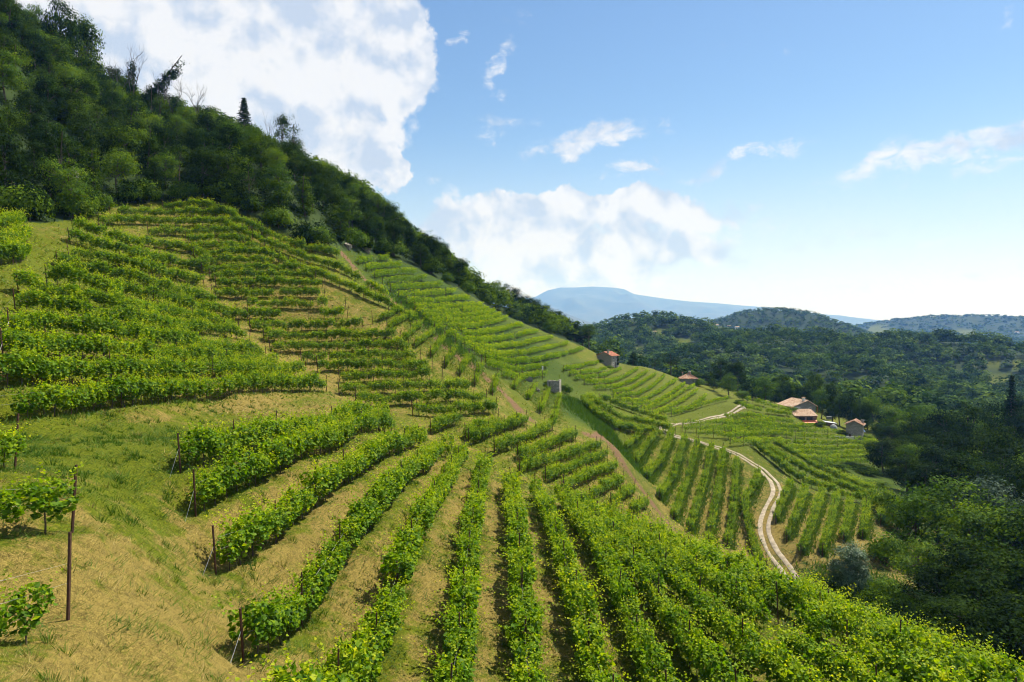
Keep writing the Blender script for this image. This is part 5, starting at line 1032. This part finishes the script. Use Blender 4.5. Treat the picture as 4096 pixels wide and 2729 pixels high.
VIL = [(703,325.5,1905,10,6,4,-12,'left house of the hill village'),(710,326,1890,9,6,4,20,'middle house of the hill village'),(717,326.5,1885,9,6,4,10,'right end house of the hill village'),(729,327.5,1870,9,6,4,0,'lone house right of the hill village'),(737,328.5,1860,10,6,4,15,'pink house on the wooded hill right of the village'),(735,333,1800,7,5,3.5,-10,'small lone house low on the wooded hill'),
       (654,334,1020,4.5,4,2.6,10,'tiny hut in the clearing on the dark near hill'),(978,337,2300,18,9,4,5,'broad pale farm on the plain at the right'),(984,338,2280,13,8,4,-10,'second pale farm building on the plain'),(998,337.5,2320,13,9,4,8,'third pale building on the plain'),(1017,333.5,2600,15,10,6,0,'pinkish house on the rise at the right edge'),(955,336.5,2400,9,8,6,0,'small white building left of the pale farm')]
for v in VIL: far_house(*v)

# ------------------------------------------------------------------ grass: countless blades
def blades(X, Y, hgt, wid, tint, seed, lay=1.0, la=None):
    q = np.random.default_rng(seed); n = len(X); Z = G(X, Y); a = q.uniform(0, 6.28, n); lean = q.uniform(.3, 1.0, n) * hgt * lay; la = q.uniform(0, 6.28, n) if la is None else la
    b = np.c_[X, Y, Z - .03]; w = np.c_[np.cos(a), np.sin(a), 0 * a] * (wid / 2)[:, None]; t = b + np.c_[np.cos(la) * lean, np.sin(la) * lean, hgt + .03]
    V = np.stack([b - w, b + w, t], 1).reshape(-1, 3); return V, np.arange(3 * n).reshape(-1, 3), np.repeat(tint, 3)
gq = np.random.default_rng(91)
def dryness(X, Y):
    return np.clip(dry_of(X, Y) + 1.5 * fbm(X, Y, 1.4, 4) + .6 * vnoise(X, Y, .35), 0, 1)
n = 330000; r = np.sqrt(gq.uniform(11 ** 2, 74 ** 2, int(n * 1.0))) ; r = 11 + (r - 11) * gq.random(n) ** .5; a = gq.uniform(-.72, .68, n); X, Y = r * np.sin(a), r * np.cos(a)
dr = dryness(X, Y); cl = vnoise(X, Y, .5) + .5; keep = gq.random(n) < .35 + .65 * cl; X, Y, dr, r = X[keep], Y[keep], dr[keep], r[keep]
hg_ = gq.uniform(.05, .16, len(X)) * (1 + 1.9 * np.clip(vnoise(X, Y, 1.3) * 2.2, 0, 1)); tint = np.clip(.2 + .62 * np.clip((dr - .25) * 2, 0, 1) + gq.normal(0, .2, len(X)) - .55 * (fbm(X + 40, Y, 1.1, 3) > .2), 0, 1); hg_ = hg_ * (1 + 1.0 * (fbm(X + 40, Y, 1.1, 3) > .2))
V, T_, ti = blades(X, Y, hg_ * .55, .012 + .0008 * r * gq.uniform(.6, 1.2, len(X)), tint, 1, 3.6)
# tufts: blades that spring from one foot
nt_ = 9500; rt = 11 + 62 * gq.random(nt_) ** .75; at = gq.uniform(-.72, .68, nt_); cx_, cy_ = rt * np.sin(at), rt * np.cos(at); gr_ = fbm(cx_ + 40, cy_, 1.6, 3) + .25 * vnoise(cx_, cy_, 5) - .35 * dry_of(cx_, cy_) + gq.normal(0, .1, nt_); kp = gq.random(nt_) < np.clip(.35 + 1.2 * gr_, .08, 1); cx_, cy_, gr_, rt = cx_[kp], cy_[kp], gr_[kp], rt[kp]
nb_ = 15; X, Y = np.repeat(cx_, nb_), np.repeat(cy_, nb_); la_ = gq.uniform(0, 6.28, len(X)); rr2 = gq.uniform(0, .16, len(X)); X, Y = X + np.cos(la_) * rr2, Y + np.sin(la_) * rr2
hh_ = np.repeat(gq.uniform(.12, .38, len(cx_)), nb_) * gq.uniform(.5, 1.1, len(X)); tt_ = np.clip(np.repeat(np.where(gr_ > .0, .12, .62) + gq.normal(0, .12, len(cx_)), nb_) + gq.normal(0, .08, len(X)), 0, 1)
V2, T2, ti2 = blades(X, Y, hh_, .014 + .0008 * np.repeat(rt, nb_), tt_, 4, .9, la_); T_ = np.r_[T_, T2 + len(V)]; V = np.r_[V, V2]; ti = np.r_[ti, ti2]
tag(link('grass', mesh_np('grass', V, T_, GRASSM, {'tint': ti})), 'dry straw and green grass covering the near slope', 'grass', kind='stuff')
# tall green grass under the rows farther off
XX, YY, HH, TT = [], [], [], []
for blk, P in ROWS:
    if blk in ('roadleft', 'roadright', 'fold', 'spur', 'face', 'upper', 'brow'):
        L_ = np.linalg.norm(np.diff(P, axis=0), axis=1).sum(); m = int(L_ * (70 if blk.startswith('road') else 26)); s = gq.uniform(0, 1, m) * (len(P) - 1); i = np.clip(s.astype(int), 0, len(P) - 2); f = s - i
        q = P[i] * (1 - f)[:, None] + P[i + 1] * f[:, None]; T = P[i + 1] - P[i]; T /= np.linalg.norm(T, axis=1)[:, None] + 1e-9; off = np.abs(gq.normal(0, .55, m)) + .1 if blk.startswith('road') else gq.normal(0, .7, m)
        q = q + np.c_[T[:, 1], -T[:, 0]] * (off if blk.startswith('road') else off)[:, None]; XX.append(q[:, 0]); YY.append(q[:, 1]); HH.append(gq.uniform(.25, .6, m) if blk.startswith('road') else gq.uniform(.10, .28, m)); TT.append(np.clip(gq.normal(.2 if blk.startswith('road') else .42, .18, m), 0, 1))
for px0, px1, y0, y1, m in [((572,402),(612,436),5,7,5200),((400,300),(470,362),3,4,2500),((604,434),(640,470),4,5,2600)]:
    d = densify([px0, px1], 2.0); W = cast(d[:, 0], d[:, 1]); k = gq.integers(0, len(W), m); XX.append(W[k, 0] + gq.normal(0, 1.5, m)); YY.append(W[k, 1] + gq.normal(0, 2.2, m)); HH.append(gq.uniform(.4, .95, m)); TT.append(np.clip(gq.normal(.07, .08, m), 0, 1))
d = densify([(835,585),(870,592),(905,610),(890,600)], 2.0); W = cast(d[:, 0], d[:, 1]); k = gq.integers(0, len(W), 7000); XX.append(W[k, 0] + gq.normal(0, 3, 7000)); YY.append(W[k, 1] + gq.normal(0, 3, 7000)); HH.append(gq.uniform(.4, 1.0, 7000)); TT.append(np.clip(gq.normal(.08, .08, 7000), 0, 1))
X, Y, hg_, tint = map(np.concatenate, (XX, YY, HH, TT)); V, T_, ti = blades(X, Y, hg_, .10 + .0008 * np.hypot(X, Y), tint, 2)
tag(link('tall_grass', mesh_np('tall_grass', V, T_, GRASSM, {'tint': ti})), 'tall green grass growing along the vine rows and gullies', 'grass', kind='stuff')
# tufts over the middle slopes
n = 75000; px_ = gq.uniform(-10, 900, n); py_ = gq.uniform(225, 600, n); W = cast(px_, py_); d = np.hypot(W[:, 0], W[:, 1]); ok_ = (d > 60) & (d < 290) & ~((np.interp(px_, WBP[:, 0], WBP[:, 1]) > py_) & (px_ < 600)); W = W[ok_]; W[:, :2] += gq.normal(0, .6, (len(W), 2)); d = d[ok_]
rdist = line_dist(W[:, 0], W[:, 1], ROAD); W, d = W[rdist > 1.7], d[rdist > 1.7]
dr = dryness(W[:, 0], W[:, 1]); V, T_, ti = blades(W[:, 0], W[:, 1], gq.uniform(.08, .3, len(W)), .06 + .0015 * d, np.clip(.46 + .4 * np.clip((dr - .2) * 1.6, 0, 1) + gq.normal(0, .1, len(W)), 0, 1), 3, 3.2)
tag(link('meadow_grass', mesh_np('meadow_grass', V, T_, GRASSM, {'tint': ti})), 'mixed dry and green grass on the terraced slopes', 'grass', kind='stuff')
# ------------------------------------------------------------------ haze: the air of the whole valley
HB = (-14000, 16000, -60, 18200, -190, 1000)
mb = MB(); mb.box((HB[0], HB[2], HB[4]), (HB[1], HB[3], HB[5])); hm, nt, out = new_mat('haze_air'); t = NT(nt)
pv = t.n('ShaderNodeVolumePrincipled', **{'Color': (.16, .38, 1.0, 1), 'Absorption Color': (1, 1, 1, 1), 'Density': 9.0e-5, 'Anisotropy': .1}); t.l(pv.outputs[0], out.inputs['Volume'])
tag(link('haze', mb.mesh('haze', hm)), 'thin blue summer haze lying over the valley', 'haze', kind='stuff')
